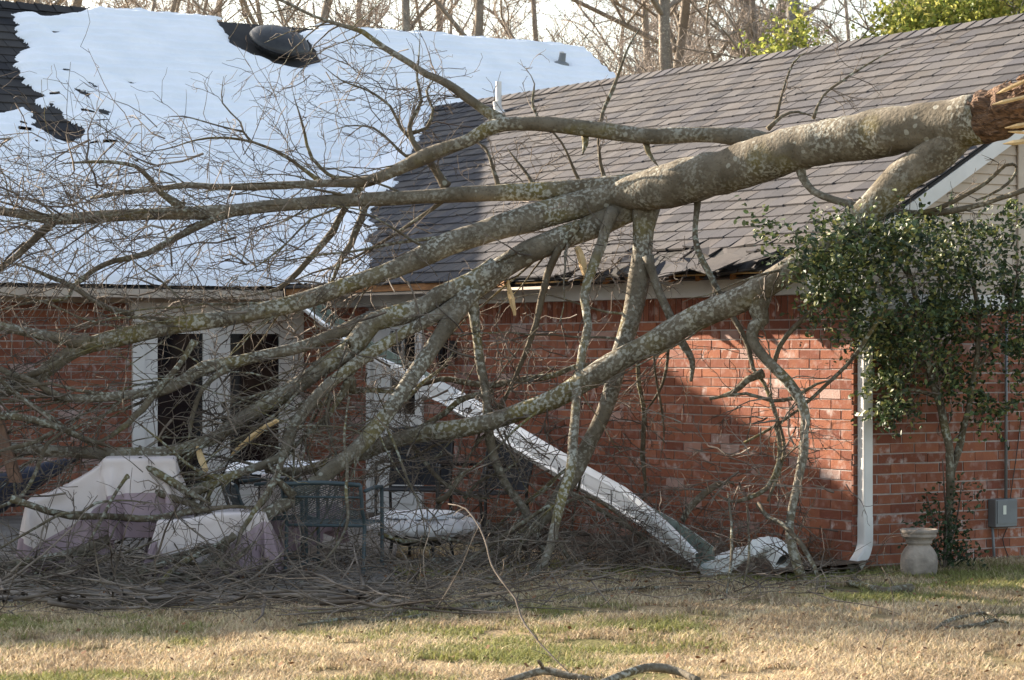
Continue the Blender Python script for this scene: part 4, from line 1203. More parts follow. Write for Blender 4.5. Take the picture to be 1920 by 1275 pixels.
# loose broken branches that lie on the lawn
def loose(name, label, cat, paths, Y_of_ground=True, zoff=.02, mat=None, n=0, L=.2, group=None):
    out = []
    for pts in paths:
        o_ = []
        for (x, y, r_, *zz) in pts:
            z_ = zz[0] if zz else max(zoff, r_ / FPX * 16)
            p = ground_at(x, y, z_); o_.append((p[0], p[1], p[2], r_ / FPX * p[1]))
        out.append(smooth_path(o_, .05))
    base = out[0][0][:3] * np.array([1, 1, 0])
    root = thing(name, label, cat, base, group)
    for q in out:
        mb = MB(); mb.tube(q[:, :3], q[:, 3], 8, rough=.10)
        build("stick", mb, mat or M_bark2, root, smooth=True)
    if n:
        t2 = Twigs(5)
        for q in out: spray(t2, q, n, L, 1, droop=.02)
        if t2.p:
            V_, F_ = t2.mesh("t"); V_[:, 2] = np.maximum(V_[:, 2], .006)
            link("side_twigs", mesh_np("side_twigs", V_ - base, np.full(len(F_), 4), F_.ravel(), True), M_twig, root)["kind"] = "stuff"
    return root
loose("broken_branch", "lichen-spotted log on the grass below the white downspout", "branch", [[(1590, 1092, 5), (1625, 1100, 6), (1660, 1108, 8), (1690, 1104, 9), (1710, 1103, 9)], [(1600, 1083, 4), (1615, 1095, 5), (1640, 1106, 6)]], n=2)
loose("broken_branch", "dark curved twig lying on the right side of the lawn", "branch", [[(1752, 1180, 2), (1775, 1165, 4), (1810, 1155, 4), (1845, 1149, 3), (1870, 1155, 2)], [(1790, 1177, 3), (1830, 1172, 4), (1865, 1163, 4), (1890, 1168, 2)]], n=3)
loose("broken_branch", "flat tangle of dark sticks on the grass left of centre", "branch", [[(690, 1168, 3), (740, 1150, 4), (790, 1141, 5), (850, 1143, 5), (920, 1130, 5), (985, 1138, 4)], [(560, 1172, 2), (650, 1160, 3), (730, 1163, 3), (800, 1152, 4)], [(860, 1155, 3), (900, 1145, 4), (970, 1132, 3)]], n=5, L=.3)
loose("broken_branch", "thin stick stretched over the grass in front of the bed", "branch", [[(1050, 1130, 2), (1110, 1113, 3), (1160, 1104, 3), (1250, 1102, 3), (1330, 1108, 2)]], n=3)
loose("broken_branch", "pale arched branch at the bottom edge of the lawn", "branch", [[(930, 1283, 5), (985, 1266, 7, .04), (1018, 1257, 8, .05), (1050, 1263, 7, .04), (1110, 1275, 6)], [(1125, 1281, 6), (1175, 1262, 8, .05), (1225, 1251, 9, .06), (1270, 1259, 8, .04), (1310, 1276, 6)], [(1010, 1240, 3, .12), (1016, 1248, 4, .08), (1018, 1257, 4, .05)]], n=0, mat=M_bark)
# two slim stems standing up in front
def stem(name, label, pts, Y0, Y1, n, L):
    q = path([(x, y, r_ * .42) for x, y, r_ in pts], Y0, Y1, .06)
    root = thing(name, label, "stem", q[0, :3] * np.array([1, 1, 0]))
    mb = MB(); mb.tube(q[:, :3], q[:, 3], 7, rough=.06)
    build("stalk", mb, M_twig, root, smooth=True)
    t2 = Twigs(5); spray(t2, q, n, L, 1, droop=.0, up=.03)
    V_, F_ = t2.mesh("t"); link("side_twigs", mesh_np("side_twigs", V_ - wloc(root), np.full(len(F_), 4), F_.ravel(), True), M_twig, root)["kind"] = "stuff"
stem("dry_weed", "slim leaning stem rising from the bottom of the lawn before the fire pit", [(1085, 1290, 3), (1070, 1266, 3), (1027, 1223, 4), (997, 1187, 4), (977, 1157, 5), (967, 1123, 5), (940, 1087, 5), (920, 1057, 4), (913, 1027, 4), (900, 990, 3), (873, 953, 3), (840, 945, 2)], 12.45, 13.6, 3, .16)
stem("dry_weed", "upright dry weed stalk on the right of the lawn", [(1663, 1290, 2), (1652, 1223, 2), (1670, 1177, 2), (1677, 1143, 2), (1670, 1097, 1.6), (1653, 1063, 1.2)], 12.6, 12.9, 4, .12)

# ------------------------------------------------------------------ gutter torn from the eave
def gutter():
    a = ray_plane(588, 574, C - VV * .5, VV); b = ground_at(1342, 1066, .05)
    ax = unit(b - a); L = np.linalg.norm(b - a)
    prof = [(0, .15), (0, 0), (.10, 0), (.103, .026), (.112, .034), (.118, .040), (.150, .086), (.160, .096), (.160, .140), (.156, .146), (.134, .146), (.134, .136)]
    n = 220; V = []; F = []; Fin = []
    th_ = np.linspace(0, 1, n)
    for i, f in enumerate(th_):
        p = a + (b - a) * f - ZZ * .10 * math.sin(math.pi * f) + VV * (-.05 * math.sin(math.pi * f))
        kink = math.exp(-((f - .43) / .02) ** 2)
        roll = np.interp(f, [0, .22, .40, .48, .82, .92, 1], [-.55, -.50, .35, .75, .80, .25, -.25]) + .25 * kink
        side = unit(np.cross(ZZ, ax)) * -1.0       # towards the viewer's left/front
        if np.dot(side, -VV) < 0: side = -side
        upv = unit(np.cross(ax, side));  upv = upv if upv[2] > 0 else -upv
        s2 = side * math.cos(roll) + upv * math.sin(roll)
        u2 = upv * math.cos(roll) - side * math.sin(roll)
        sq = 1 - .45 * kink
        for (x, y) in prof: V.append(p + s2 * x * sq + u2 * y * 1.15)
    m = len(prof); V = np.array(V)
    mb = MB()
    faces = [(i * m + j, i * m + j + 1, (i + 1) * m + j + 1, (i + 1) * m + j) for i in range(n - 1) for j in range(m - 1)]
    root = thing("fallen_gutter", "long white gutter torn from the eave and slanting down to the ground", "gutter", b * np.array([1, 1, 0]))
    mb.add(V, faces, 0)
    o = build("channel", mb, M_gutter, root)
    # inner lining a couple of mm inside
    cen = V.reshape(n, m, 3)[:, [0, 1, 2, 7, 8]].mean(1)
    Vi = V.reshape(n, m, 3); d = cen[:, None] - Vi; d /= np.linalg.norm(d, axis=2, keepdims=True)
    Vi = (Vi + d * .004)[:, :9]
    mb = MB(); mm = 9
    mb.add(Vi.reshape(-1, 3), [(i * mm + j, (i + 1) * mm + j, (i + 1) * mm + j + 1, i * mm + j + 1) for i in range(n - 1) for j in range(mm - 1)])
    build("inner_lining", mb, M_gutin, root)
gutter()
def box_sweep(mb, pts, w, d, side0, mi=0, crumple=0.0):
    pts = np.asarray(pts, float); t = np.gradient(pts, axis=0); n = len(pts); V = []
    for i in range(n):
        ti = unit(t[i]); s_ = unit(side0 - ti * np.dot(side0, ti)); u_ = np.cross(ti, s_)
        k = 1 + crumple * rng.normal(0, 1); k2 = 1 + crumple * rng.normal(0, 1)
        for (x, y) in ((-.5, -.38), (-.38, -.5), (.38, -.5), (.5, -.38), (.5, .38), (.38, .5), (-.38, .5), (-.5, .38)):
            V.append(pts[i] + s_ * x * w * k + u_ * y * d * k2)
    F = [(i * 8 + j, i * 8 + (j + 1) % 8, (i + 1) * 8 + (j + 1) % 8, (i + 1) * 8 + j) for i in range(n - 1) for j in range(8)]
    mb.add(V, F, mi)
p_ = [P(1322, 1072, 18.4), P(1345, 1062, 18.35), P(1368, 1052, 18.3), P(1392, 1040, 18.25), P(1420, 1030, 18.2), P(1443, 1028, 18.15), P(1458, 1036, 18.1), P(1470, 1052, 18.05)]
q = smooth_path([(x[0], x[1], x[2], 1) for x in p_], .012)[:, :3]
mb = MB(); nq = len(q); t_ = np.gradient(q, axis=0); Vc = []
for i in range(nq):
    ti = unit(t_[i]); s_ = unit((-UV + ZZ * .3) - ti * np.dot(-UV + ZZ * .3, ti)); u_ = np.cross(ti, s_); f = i / nq
    k = 1 + (.05 * math.sin(i * 1.9) if .35 < f < .8 else 0) + rng.normal(0, .02); k2 = k * (1 + .25 * math.sin(f * 7 + 1) * (f < .6))
    for (x, y) in ((-.5, -.38), (-.38, -.5), (.38, -.5), (.5, -.38), (.5, .38), (.38, .5), (-.38, .5), (-.5, .38)):
        Vc.append(q[i] + s_ * x * .145 * k + u_ * y * .13 * k2 * (1 - .25 * (f < .2)))
mb.add(Vc, [(i * 8 + j, i * 8 + (j + 1) % 8, (i + 1) * 8 + (j + 1) % 8, (i + 1) * 8 + j) for i in range(nq - 1) for j in range(8)])
e_ = np.array(Vc[-8:]); cc_ = e_.mean(0)
mb.add(cc_ + (e_ - cc_) * .94 - unit(t_[-1]) * .03, [tuple(range(8))], 1)  # black plate inside the mouth stands in for the shade within
o = build("crumpled_elbow", mb, [M_gutter, M_black], loc=p_[0] * np.array([1, 1, 0]))
tag(o, "crushed white downspout elbow on the ground at the gutter's lower end", "downspout")

# standing downspout at the brick corner
root = thing("downspout", "tall white square downspout standing at the brick corner", "downspout", C + VV * .07 - UV * .06)
mb = MB()
b0 = C + VV * .072 - UV * .052
box_sweep(mb, [b0 + ZZ * z_ for z_ in (2.1, 1.5, .8, .36, .33)], .092, .085, VV)
build("pipe", mb, M_white, root)
mb = MB()
pts = [b0 + ZZ * .39, b0 + ZZ * .22, b0 + ZZ * .16 - VV * .01, b0 + ZZ * .11 - VV * .05 - UV * .02, b0 + ZZ * .06 - VV * .11 - UV * .04, b0 + ZZ * .025 - VV * .16 - UV * .06]
box_sweep(mb, smooth_path([(x[0], x[1], x[2], 1) for x in pts], .03)[:, :3], .098, .09, UV)
o = build("kick_elbow", mb, M_white, root)
m2 = MB(); m2.box(b0 + ZZ * 1.15 - VV * .065 - UV * .046, VV * .13, UV * .09, ZZ * .025)
build("strap", m2, M_white, root)

# electric box and conduit on the gable wall
def on_g(px, py, off=.0): return ray_plane(px, py, C - UV * off, UV)
p0 = on_g(1852, 988, .0); p1 = on_g(1892, 934, .0)
root = thing("meter_box", "grey electrical box on the brick gable wall with a pipe above and below", "electrical box", np.array([p0[0], p0[1], 0]))
w = abs(np.dot(p1 - p0, VV)); h = p1[2] - p0[2]
mb = MB(); mb.box(p0 - UV * .09, VV * w, UV * .09, ZZ * h); o = build("housing", mb, M_galv, root)
bv = o.modifiers.new("bevel", 'BEVEL'); bv.width = .008; bv.segments = 2
mb = MB(); mb.box(p0 + VV * .012 - UV * .098 + ZZ * .03, VV * (w - .02), UV * .008, ZZ * (h - .04)); o = build("cover", mb, M_galv, root)
mb = MB(); mb.box(p0 + VV * .07 - UV * .1005 + ZZ * .10, VV * .032, UV * .0022, ZZ * .07); build("sticker", mb, simple("paper", (.72, .72, .62), rough=.7), root)
c0 = on_g(1886, 934, .03); c1 = on_g(1887, 600, .03)
mb = MB(); mb.tube([c0 - ZZ * .02, c1], [.0125, .0125], 10); build("conduit", mb, M_galv, root, smooth=True)
c0 = on_g(1861, 988, .03); c1 = on_g(1865, 1062, .03)
mb = MB(); mb.tube([c0, c1], [.011, .011], 10); build("conduit", mb, M_galv, root, smooth=True)
q = [on_g(1915, 780, .02), on_g(1905, 860, .02), on_g(1895, 930, .02), on_g(1893, 980, .02), on_g(1880, 1010, .02), on_g(1893, 1050, .02)]
mb = MB(); mb.tube(smooth_path([(x[0], x[1], x[2], 1) for x in q], .05)[:, :3], np.full(len(smooth_path([(x[0], x[1], x[2], 1) for x in q], .05)), .004), 6); build("cable", mb, M_black, root)

# cast stone urn
p0 = ground_at(1723, 1078)
mb = MB(); s = .0041
mb.lathe(p0, [(.02, 0), (.125, 0), (.132, .02), (.137, .09), (.13, .15), (.105, .195), (.085, .215), (.082, .225), (.095, .232), (.098, .245), (.092, .25), (.12, .275), (.128, .28), (.13, .295), (.122, .30), (.138, .312), (.14, .335), (.125, .337), (.11, .28), (.02, .27)], 36, wob=.006)
o = build("stone_urn", mb, M_stone, loc=p0, smooth=True); tag(o, "weathered stone urn against the gable wall under the evergreen", "urn")

# porch lantern
lx, lz = on_wall(852, 650)
lp = C + UV * lx
root = thing("wall_lantern", "black porch lantern on brick beside the back door", "lantern", lp + ZZ * 1.5)
cz = on_wall(852, 690)[1]; tz = on_wall(852, 615)[1]; hh = tz - cz
mb = MB(); mb.box(lp - VV * .02 + ZZ * (cz + .1) - UV * .05, UV * .1, VV * .018, ZZ * .16)
mb.tube([lp - VV * .02 + ZZ * (tz - .06), lp - VV * .08 + ZZ * tz, lp - VV * .13 + ZZ * (tz - .03)], [.009] * 3, 6)
build("bracket", mb, M_black, root)
c = lp - VV * .13 + ZZ * (cz + .02)
mb = MB(); mb.lathe(c, [(.03, -.02), (.05, 0), (.055, .01)], 6); mb.lathe(c + ZZ * (hh - .12), [(.085, 0), (.075, .02), (.03, .07), (.012, .09)], 6)
for k in range(6):
    a_ = k * math.pi / 3; d_ = np.array([math.cos(a_), math.sin(a_), 0])
    mb.tube([c + d_ * .05, c + d_ * .07 + ZZ * (hh - .12)], [.005, .005], 4)
build("cage", mb, M_black, root)
mb = MB(); mb.lathe(c + ZZ * .01, [(.042, 0), (.062, hh - .135)], 6); build("glass", mb, M_glass, root)

# ------------------------------------------------------------------ evergreen by the corner
def leaf_cloud(name, parent, centers, n_per, leaf, cols, seed, flat=1.0, mat=None):
    g = np.random.default_rng(seed)
    Pn = []; 
    for (c, s, n) in centers:
        # leaves ride on short shoots so that they come in sprays
        ns = max(1, n // 9)
        st = c + g.normal(0, 1, (ns, 3)) * np.asarray(s)
        dr = g.normal(0, 1, (ns, 3)) + np.array([0, 0, -.35]); dr /= np.linalg.norm(dr, axis=1)[:, None]
        for k in range(9): Pn.append(st + dr * (k * leaf * .62) + g.normal(0, leaf * .25, (ns, 3)))
    Pn = np.concatenate(Pn); n = len(Pn)
    Nn = g.normal(0, 1, (n, 3)) + np.array([-.3, -.2, .9]); Nn /= np.linalg.norm(Nn, axis=1)[:, None]
    T = g.normal(0, 1, (n, 3)); T -= Nn * (T * Nn).sum(1)[:, None]; T /= np.linalg.norm(T, axis=1)[:, None]
    B = np.cross(Nn, T); l = leaf * g.uniform(.6, 1.2, (n, 1)); w = l * .27
    fold = Nn * l * .06
    V = np.stack([Pn - T * l * .5, Pn - T * l * .15 + B * w + fold, Pn + T * l * .2 + B * w * .9 + fold, Pn + T * l * .5 - fold, Pn + T * l * .2 - B * w * .9 + fold, Pn - T * l * .15 - B * w + fold], 1).reshape(-1, 3)
    b = np.arange(n) * 6
    idx = np.stack([b, b + 1, b + 2, b + 3, b, b + 3, b + 4, b + 5], 1).ravel()
    c = np.array(cols)[g.integers(0, len(cols), n)] * g.uniform(.7, 1.5, (n, 1))
    me = mesh_np(name, V - wloc(parent), np.full(2 * n, 4), idx, False, np.repeat(c, 6, 0))
    return link(name, me, mat or M_leaf, parent), Pn
holly = thing("evergreen_tree", "small-leaved evergreen tree at the gable corner pressed under the fallen trunk", "tree", ground_at(1776, 1066))
hb = []
def HB(px, py, Y, sx, sy, n): hb.append((P(px, py, Y), (sx / FPX * Y, .16, sy / FPX * Y), n))
HB(1590, 450, 17.72, 44, 26, 1100); HB(1680, 440, 17.72, 48, 22, 1050); HB(1760, 455, 18.3, 44, 32, 900)
HB(1570, 525, 17.9, 34, 28, 900); HB(1640, 520, 17.9, 42, 40, 1300); HB(1720, 530, 18.3, 44, 40, 1200); HB(1545, 480, 17.75, 26, 22, 520)
HB(1690, 610, 18.5, 40, 30, 1000); HB(1770, 610, 18.8, 45, 40, 1200); HB(1850, 580, 18.9, 40, 40, 1200); HB(1890, 520, 18.8, 22, 32, 520)
HB(1680, 690, 18.5, 30, 26, 560); HB(1740, 690, 18.8, 40, 32, 760); HB(1830, 690, 18.9, 42, 38, 1000); HB(1895, 650, 18.9, 28, 50, 800)
HB(1700, 748, 18.6, 22, 16, 200); HB(1800, 745, 18.95, 26, 28, 330); HB(1880, 745, 19.0, 24, 26, 300); HB(1610, 600, 18.3, 24, 22, 420)
HB(1870, 420, 18.4, 30, 18, 160); HB(1640, 400, 17.65, 34, 12, 420); HB(1740, 400, 17.9, 36, 12, 240); HB(1650, 760, 18.8, 6, 24, 60); HB(1820, 500, 18.8, 22, 22, 200)
HB(1790, 425, 18.3, 26, 12, 160); HB(1520, 470, 17.8, 20, 22, 160); HB(1910, 380, 18.3, 14, 16, 80); HB(1530, 400, 17.7, 40, 10, 60); HB(1850, 450, 18.6, 34, 22, 260); HB(1900, 560, 18.8, 20, 40, 420); HB(1790, 520, 18.6, 30, 30, 420); HB(1625, 660, 18.4, 22, 40, 300); HB(1660, 720, 18.5, 18, 30, 180); HB(1570, 590, 18.2, 30, 16, 260)
hb2 = []
for c_, s_, n_ in hb:
    s_ = np.asarray(s_)
    for _ in range(max(2, n_ // 130)):
        k_ = rng.uniform(.22, .42)
        hb2.append((c_ + rng.normal(0, 1, 3) * s_ * 1.0 - np.array([0, 0, .03]), s_ * k_ * np.array([1, 1, .8]), int(104 * rng.uniform(.4, 1.6))))
leaf_cloud("crown", holly, hb2, 0, .047, [(.040, .064, .026), (.060, .088, .032), (.030, .048, .026), (.11, .135, .045), (.055, .07, .04), (.20, .20, .07)], 5)
def holly_limb(pts, Y0, Y1, name="stem", n=0):
    q = path(pts, Y0, Y1, .06); mb = MB(); mb.tube(q[:, :3], q[:, 3], 8, rough=.05)
    build(name, mb, M_bark2, holly, smooth=True)
    return q
tq = []
q = ground_at(1776, 1066); Yh = q[1]
tq.append(holly_limb([(1776, 1070, 9), (1778, 1000, 8), (1782, 920, 8), (1780, 860, 8), (1772, 800, 8), (1760, 745, 7), (1745, 690, 6), (1730, 620, 5), (1715, 540, 5), (1690, 470, 4)], Yh, 18.7, "trunk"))
tq.append(holly_limb([(1783, 900, 6), (1795, 850, 7), (1808, 800, 6), (1820, 740, 6), (1830, 680, 5), (1835, 600, 5), (1820, 520, 4), (1800, 450, 3)], Yh, 18.8, "trunk"))
for pts in ([(1745, 690, 5), (1700, 660, 4), (1660, 620, 3), (1610, 590, 3)], [(1730, 620, 4), (1690, 560, 4), (1640, 510, 3), (1570, 480, 2)], [(1825, 700, 4), (1860, 650, 3), (1890, 590, 3), (1905, 520, 2)], [(1715, 540, 4), (1690, 500, 3), (1640, 450, 3), (1600, 420, 2)], [(1760, 745, 4), (1700, 730, 3), (1670, 760, 2)], [(1832, 640, 4), (1790, 590, 3), (1760, 520, 3)]):
    tq.append(holly_limb(pts, 18.85, 18.6, "branch"))
t2 = Twigs(5)
for q in tq: spray(t2, q, 7, .35, 2, droop=.01, f0=.35)
V_, F_ = t2.mesh("t"); o = link("fine_twigs", mesh_np("fine_twigs", V_ - wloc(holly), np.full(len(F_), 4), F_.ravel(), True), M_twig, holly); o["kind"] = "stuff"
# young suckers round its foot
suck = thing("young_shrub", "dark leafy suckers at the foot of the evergreen beside the urn", "shrub", ground_at(1768, 1072))
cs = []
for (px, py, sx, sy, n) in ((1740, 950, 5, 20, 60), (1752, 985, 10, 14, 110), (1775, 990, 14, 22, 220), (1800, 960, 9, 26, 150), (1790, 1020, 18, 16, 240), (1740, 1030, 16, 8, 80), (1812, 1050, 12, 8, 70), (1765, 1045, 12, 14, 90), (1803, 925, 5, 12, 40)):
    Y = Yh - .12; cs.append((P(px, py, Y), (sx / FPX * Y, .06, sy / FPX * Y), n))
leaf_cloud("foliage", suck, cs, 0, .038, [(.03, .05, .022), (.04, .06, .025), (.025, .038, .02)], 8)
for pts in ([(1766, 1070, 2), (1755, 1020, 2), (1748, 970, 1.5), (1738, 930, 1)], [(1770, 1070, 2), (1785, 1010, 2), (1798, 950, 1.5), (1803, 905, 1)], [(1768, 1070, 2), (1775, 1000, 2), (1772, 940, 1.5), (1767, 860, 1)]):
    q = path(pts, Yh - .1, Yh - .1, .05); mb = MB(); mb.tube(q[:, :3], q[:, 3], 5); build("stem", mb, M_twig, suck, smooth=True)

# dry weeds and dead leaves against the wall: mass of brown blades
g = np.random.default_rng(21)
tl = Twigs(5)
for _ in range(420):
    u0 = abs(g.normal(0, .9)) + .1 if g.random() < .6 else g.uniform(.2, 5); p = C + UV * u0 - VV * g.uniform(.04, .35)
    p[2] = 0
    d = np.array([g.normal(0, .35), g.normal(0, .3), 1])
    tl.grow(p, d, g.uniform(.12, .42), g.uniform(.002, .0045), .0012, wig=.25, droop=.12)
Vt, Ft = tl.mesh("x")
o = link("dry_weeds", mesh_np("dry_weeds", Vt, np.full(len(Ft), 4), Ft.ravel(), True), M_rust)
tag(o, "dead brown weeds along the foot of the brick wall", "weeds", kind="stuff")
n = 1300
Yl = g.uniform(12, 19.2, n); Xl = g.uniform(-1, 1, n) * Yl * .215
far = g.random(n) < .6
Xl[far] = g.normal(0, 1.2, far.sum()); Yl[far] = g.normal(18.3, .8, far.sum())
kp = (Yl > 12) & ((Xl - C[0]) * VV[0] + (Yl - C[1]) * VV[1] < 0)
Xl, Yl = Xl[kp], Yl[kp]; n = len(Xl)
s_ = g.uniform(.008, .02, n); a_ = g.uniform(0, 6.28, n)
c_ = np.stack([Xl, Yl, np.full(n, .03) + g.uniform(0, .02, n)], 1)
dx = np.stack([np.cos(a_) * s_, np.sin(a_) * s_, g.normal(0, .25, n) * s_], 1); dy = np.stack([-np.sin(a_) * s_ * .6, np.cos(a_) * s_ * .6, g.normal(0, .4, n) * s_], 1)
V = np.stack([c_ - dx, c_ + dy, c_ + dx, c_ - dy], 1).reshape(-1, 3)
o = link("dead_leaves", mesh_np("dead_leaves", V, np.full(n, 4), np.arange(4 * n)), M_rust); tag(o, "scattered dead brown leaves on lawn and patio", "leaves", kind="stuff")

# ------------------------------------------------------------------ patio furniture under the branches
def cloth_grid(name, fn, nu, nv, mats, parent, zsplit=None, thick=.006, wrapu=True):
    """closed-around skirt surface fn(u,v)->point, u around, v from hem to crown"""
    V = np.array([[fn(i / nu if wrapu else i / (nu - 1), j / (nv - 1)) for j in range(nv)] for i in range(nu)])
    F = []; mi = []
    for i in range(nu if wrapu else nu - 1):
        i2 = (i + 1) % nu
        for j in range(nv - 1):
            F.append((i * nv + j, i2 * nv + j, i2 * nv + j + 1, i * nv + j + 1))
            if zsplit is not None:
                mi.append(1 if j / (nv - 1) < zsplit(i / nu) else 0)
            else: mi.append(0)
    mb = MB(); mb.add(V.reshape(-1, 3), F); mb.m = mi
    o = build(name, mb, mats, parent, smooth=True)
    return o

# weather covers: a sheet let fall over a plain chair form, then kept as a mesh
def drape(name, parent, b, ux, uy, boxes, size, centre, rot, z0, nx_, hem, frames=46, seed=0):
    tmp = []
    mbp = MB()
    for (x0, x1, y0, y1, z0_, z1_) in boxes:
        mbp.box(np.array([x0, y0, z0_]), (x1 - x0, 0, 0), (0, y1 - y0, 0), (0, 0, z1_ - z0_))
    mbp.box(np.array([-3, -3, -.10]), (6, 0, 0), (0, 6, 0), (0, 0, .115))
    po = build("drape_form", mbp, M_black); po.modifiers.new("col", 'COLLISION')
    po.collision.thickness_outer = .012; po.collision.cloth_friction = 12
    tmp.append(po)
    ny_ = int(nx_ * size[1] / size[0])
    X, Y_ = np.meshgrid(np.linspace(-.5, .5, nx_) * size[0], np.linspace(-.5, .5, ny_) * size[1], indexing='ij')
    g_ = np.random.default_rng(seed)
    ca, sa = math.cos(rot), math.sin(rot)
    pts = np.stack([centre[0] + X * ca - Y_ * sa, centre[1] + X * sa + Y_ * ca, z0 + (N2.fbm(X * 3 + seed, Y_ * 3, 2) - .5) * .08], -1)
    v_, f_ = grid_mesh(pts, np.ones(X.shape, bool))
    me = mesh_np("drape_sheet", v_, np.full(len(f_), 4), f_.ravel(), True)
    so = link("drape_sheet", me, M_cover); tmp.append(so)
    md = so.modifiers.new("cloth", 'CLOTH'); st = md.settings
    st.quality = 6; st.mass = .35; st.tension_stiffness = 18; st.compression_stiffness = 12; st.bending_stiffness = .45; st.air_damping = 1.5
    md.collision_settings.distance_min = .008; md.collision_settings.collision_quality = 3
    md.point_cache.frame_start = 1; md.point_cache.frame_end = frames
    for f in range(1, frames + 1): scene.frame_set(f)
    dg = bpy.context.evaluated_depsgraph_get()
    ev = so.evaluated_get(dg); m2 = ev.to_mesh()
    co = np.empty(len(m2.vertices) * 3, np.float32); m2.vertices.foreach_get("co", co); co = co.reshape(-1, 3).astype(float)
    ev.to_mesh_clear()
    print(name, "cloth z", co[:, 2].min(), co[:, 2].max())
    for o_ in tmp: bpy.data.objects.remove(o_, do_unlink=True)
    scene.frame_set(1)
    W = b + co[:, :1] * ux + co[:, 1:2] * uy + co[:, 2:3] * ZZ
    mb = MB(); mb.add(W, [tuple(q_) for q_ in f_])
    ii = f_[:, 0] // ny_; jj = f_[:, 0] % ny_
    ex_ = np.minimum(ii, nx_ - 2 - ii) * size[0] / nx_; ey_ = np.minimum(jj, ny_ - 2 - jj) * size[1] / ny_
    mb.m = [1 if d_ < hem else 0 for d_ in np.minimum(ex_, ey_)]
    o = build(name, mb, [M_cover, M_mauve], parent, smooth=True)
    so_ = o.modifiers.new("thickness", 'SOLIDIFY'); so_.thickness = .004
    ss2 = o.modifiers.new("smooth", 'SUBSURF'); ss2.levels = 1; ss2.render_levels = 1
    return o
ux = np.array([1.0, .12, 0]); ux /= np.linalg.norm(ux); uy = np.array([-.12, 1.0, 0]); uy /= np.linalg.norm(uy)
b0 = ground_at(205, 1078)
root = thing("covered_chair", "patio armchair hidden under a beige and mauve weather cover", "covered chair", b0)
drape("weather_cover", root, b0, ux, uy, [(-.56, .0, -.30, .30, .40, .555), (-.10, .0, -.30, .30, .5, .68), (-.02, .47, -.30, .30, .5, .845)], (2.42, 1.78), (-.02, 0), .06, .92, 92, .30, seed=3)
for (dx, dy) in ((-.5, -.26), (.40, -.26), (-.5, .26), (.40, .26)):
    mb = MB(); p = b0 + ux * dx + uy * dy; mb.tube([p, p + ZZ * .42], [.02, .02], 8); build("leg", mb, M_black, root)
b0 = ground_at(405, 1086)
root = thing("covered_chair", "low patio chair with its pale cover dragged crooked into a dark mauve hem", "covered chair", b0)
drape("weather_cover", root, b0, ux, uy, [(-.40, .05, -.22, .24, .30, .42), (.0, .34, -.22, .24, .30, .47)], (1.62, 1.34), (-.02, -.03), .55, .60, 70, .24, seed=8)
for (dx, dy) in ((-.36, -.18), (.30, -.18), (-.36, .2), (.30, .2)):
    mb = MB(); p = b0 + ux * dx + uy * dy; mb.tube([p, p + ZZ * .31], [.018, .018], 8); build("leg", mb, M_rawwood, root)

# snow-topped round table behind
b0 = ground_at(520, 1040) * 1.0; Yb = b0[1]; sc = Yb / FPX
root = thing("patio_table", "round patio table with a beige cover slipping off its right side", "table", b0)
tz = P(0, 885, Yb)[2]
mb = MB(); mb.lathe(b0 + ZZ * (tz - .05), [(.02, 0), (.44, 0), (.46, .015), (.46, .03), (.44, .04), (.02, .04)], 40); build("tabletop", mb, M_black, root)
for k in range(4):
    a_ = k * math.pi / 2 + .5; d_ = np.array([math.cos(a_), math.sin(a_), 0])
    mb = MB(); mb.tube([b0 + d_ * .38 + ZZ * .0, b0 + d_ * .34 + ZZ * (tz - .05)], [.018, .018], 8); build("leg", mb, M_black, root)
def cov3(u, v):
    a = -1.75 + 3.0 * u; r_ = .47; d_ = np.array([math.cos(a), math.sin(a), 0])
    drop = .52 * (1 + .15 * math.sin(4 * a))
    if v < .7:
        f = v / .7; rr = r_ + (1 - f) * (.06 + .05 * math.sin(13 * a)); z = tz - drop * (1 - f)
    else:
        f = (v - .7) / .3; rr = r_ * (1 - .6 * f); z = tz + .004
    return b0 + d_ * rr + ZZ * z
o = cloth_grid("table_cover", cov3, 60, 26, [M_cover, M_mauve], root, lambda u: .30, wrapu=False)
def snowcap(name, label, c, rx, ry, h, seed, gaps=.0):
    n = 46; xs = np.linspace(-1, 1, n); X, Y_ = np.meshgrid(xs, xs, indexing='ij'); rr = np.hypot(X, Y_)
    edge_ = 1 - .16 * N2.fbm(X * 2 + seed, Y_ * 2, 3) - rr
    th_ = h * np.clip(edge_ / .22, 0, 1) ** .5 * (.7 + .6 * N2.fbm(X * 4 + seed, Y_ * 4 + 3, 3))
    pts = c + np.stack([X * rx, Y_ * ry, np.where(edge_ > 0, th_, -.004)], -1)
    v_, f_ = grid_mesh(pts, edge_ > -.04)
    o = link(name, mesh_np(name, v_ - c, np.full(len(f_), 4), f_.ravel(), True), M_snow); o.location = c
    return tag(o, label, "snow")
snowcap("snow_cap", "lumpy snow lying on the round patio table", b0 + ZZ * (tz + .006), .48, .48, .07, 1)

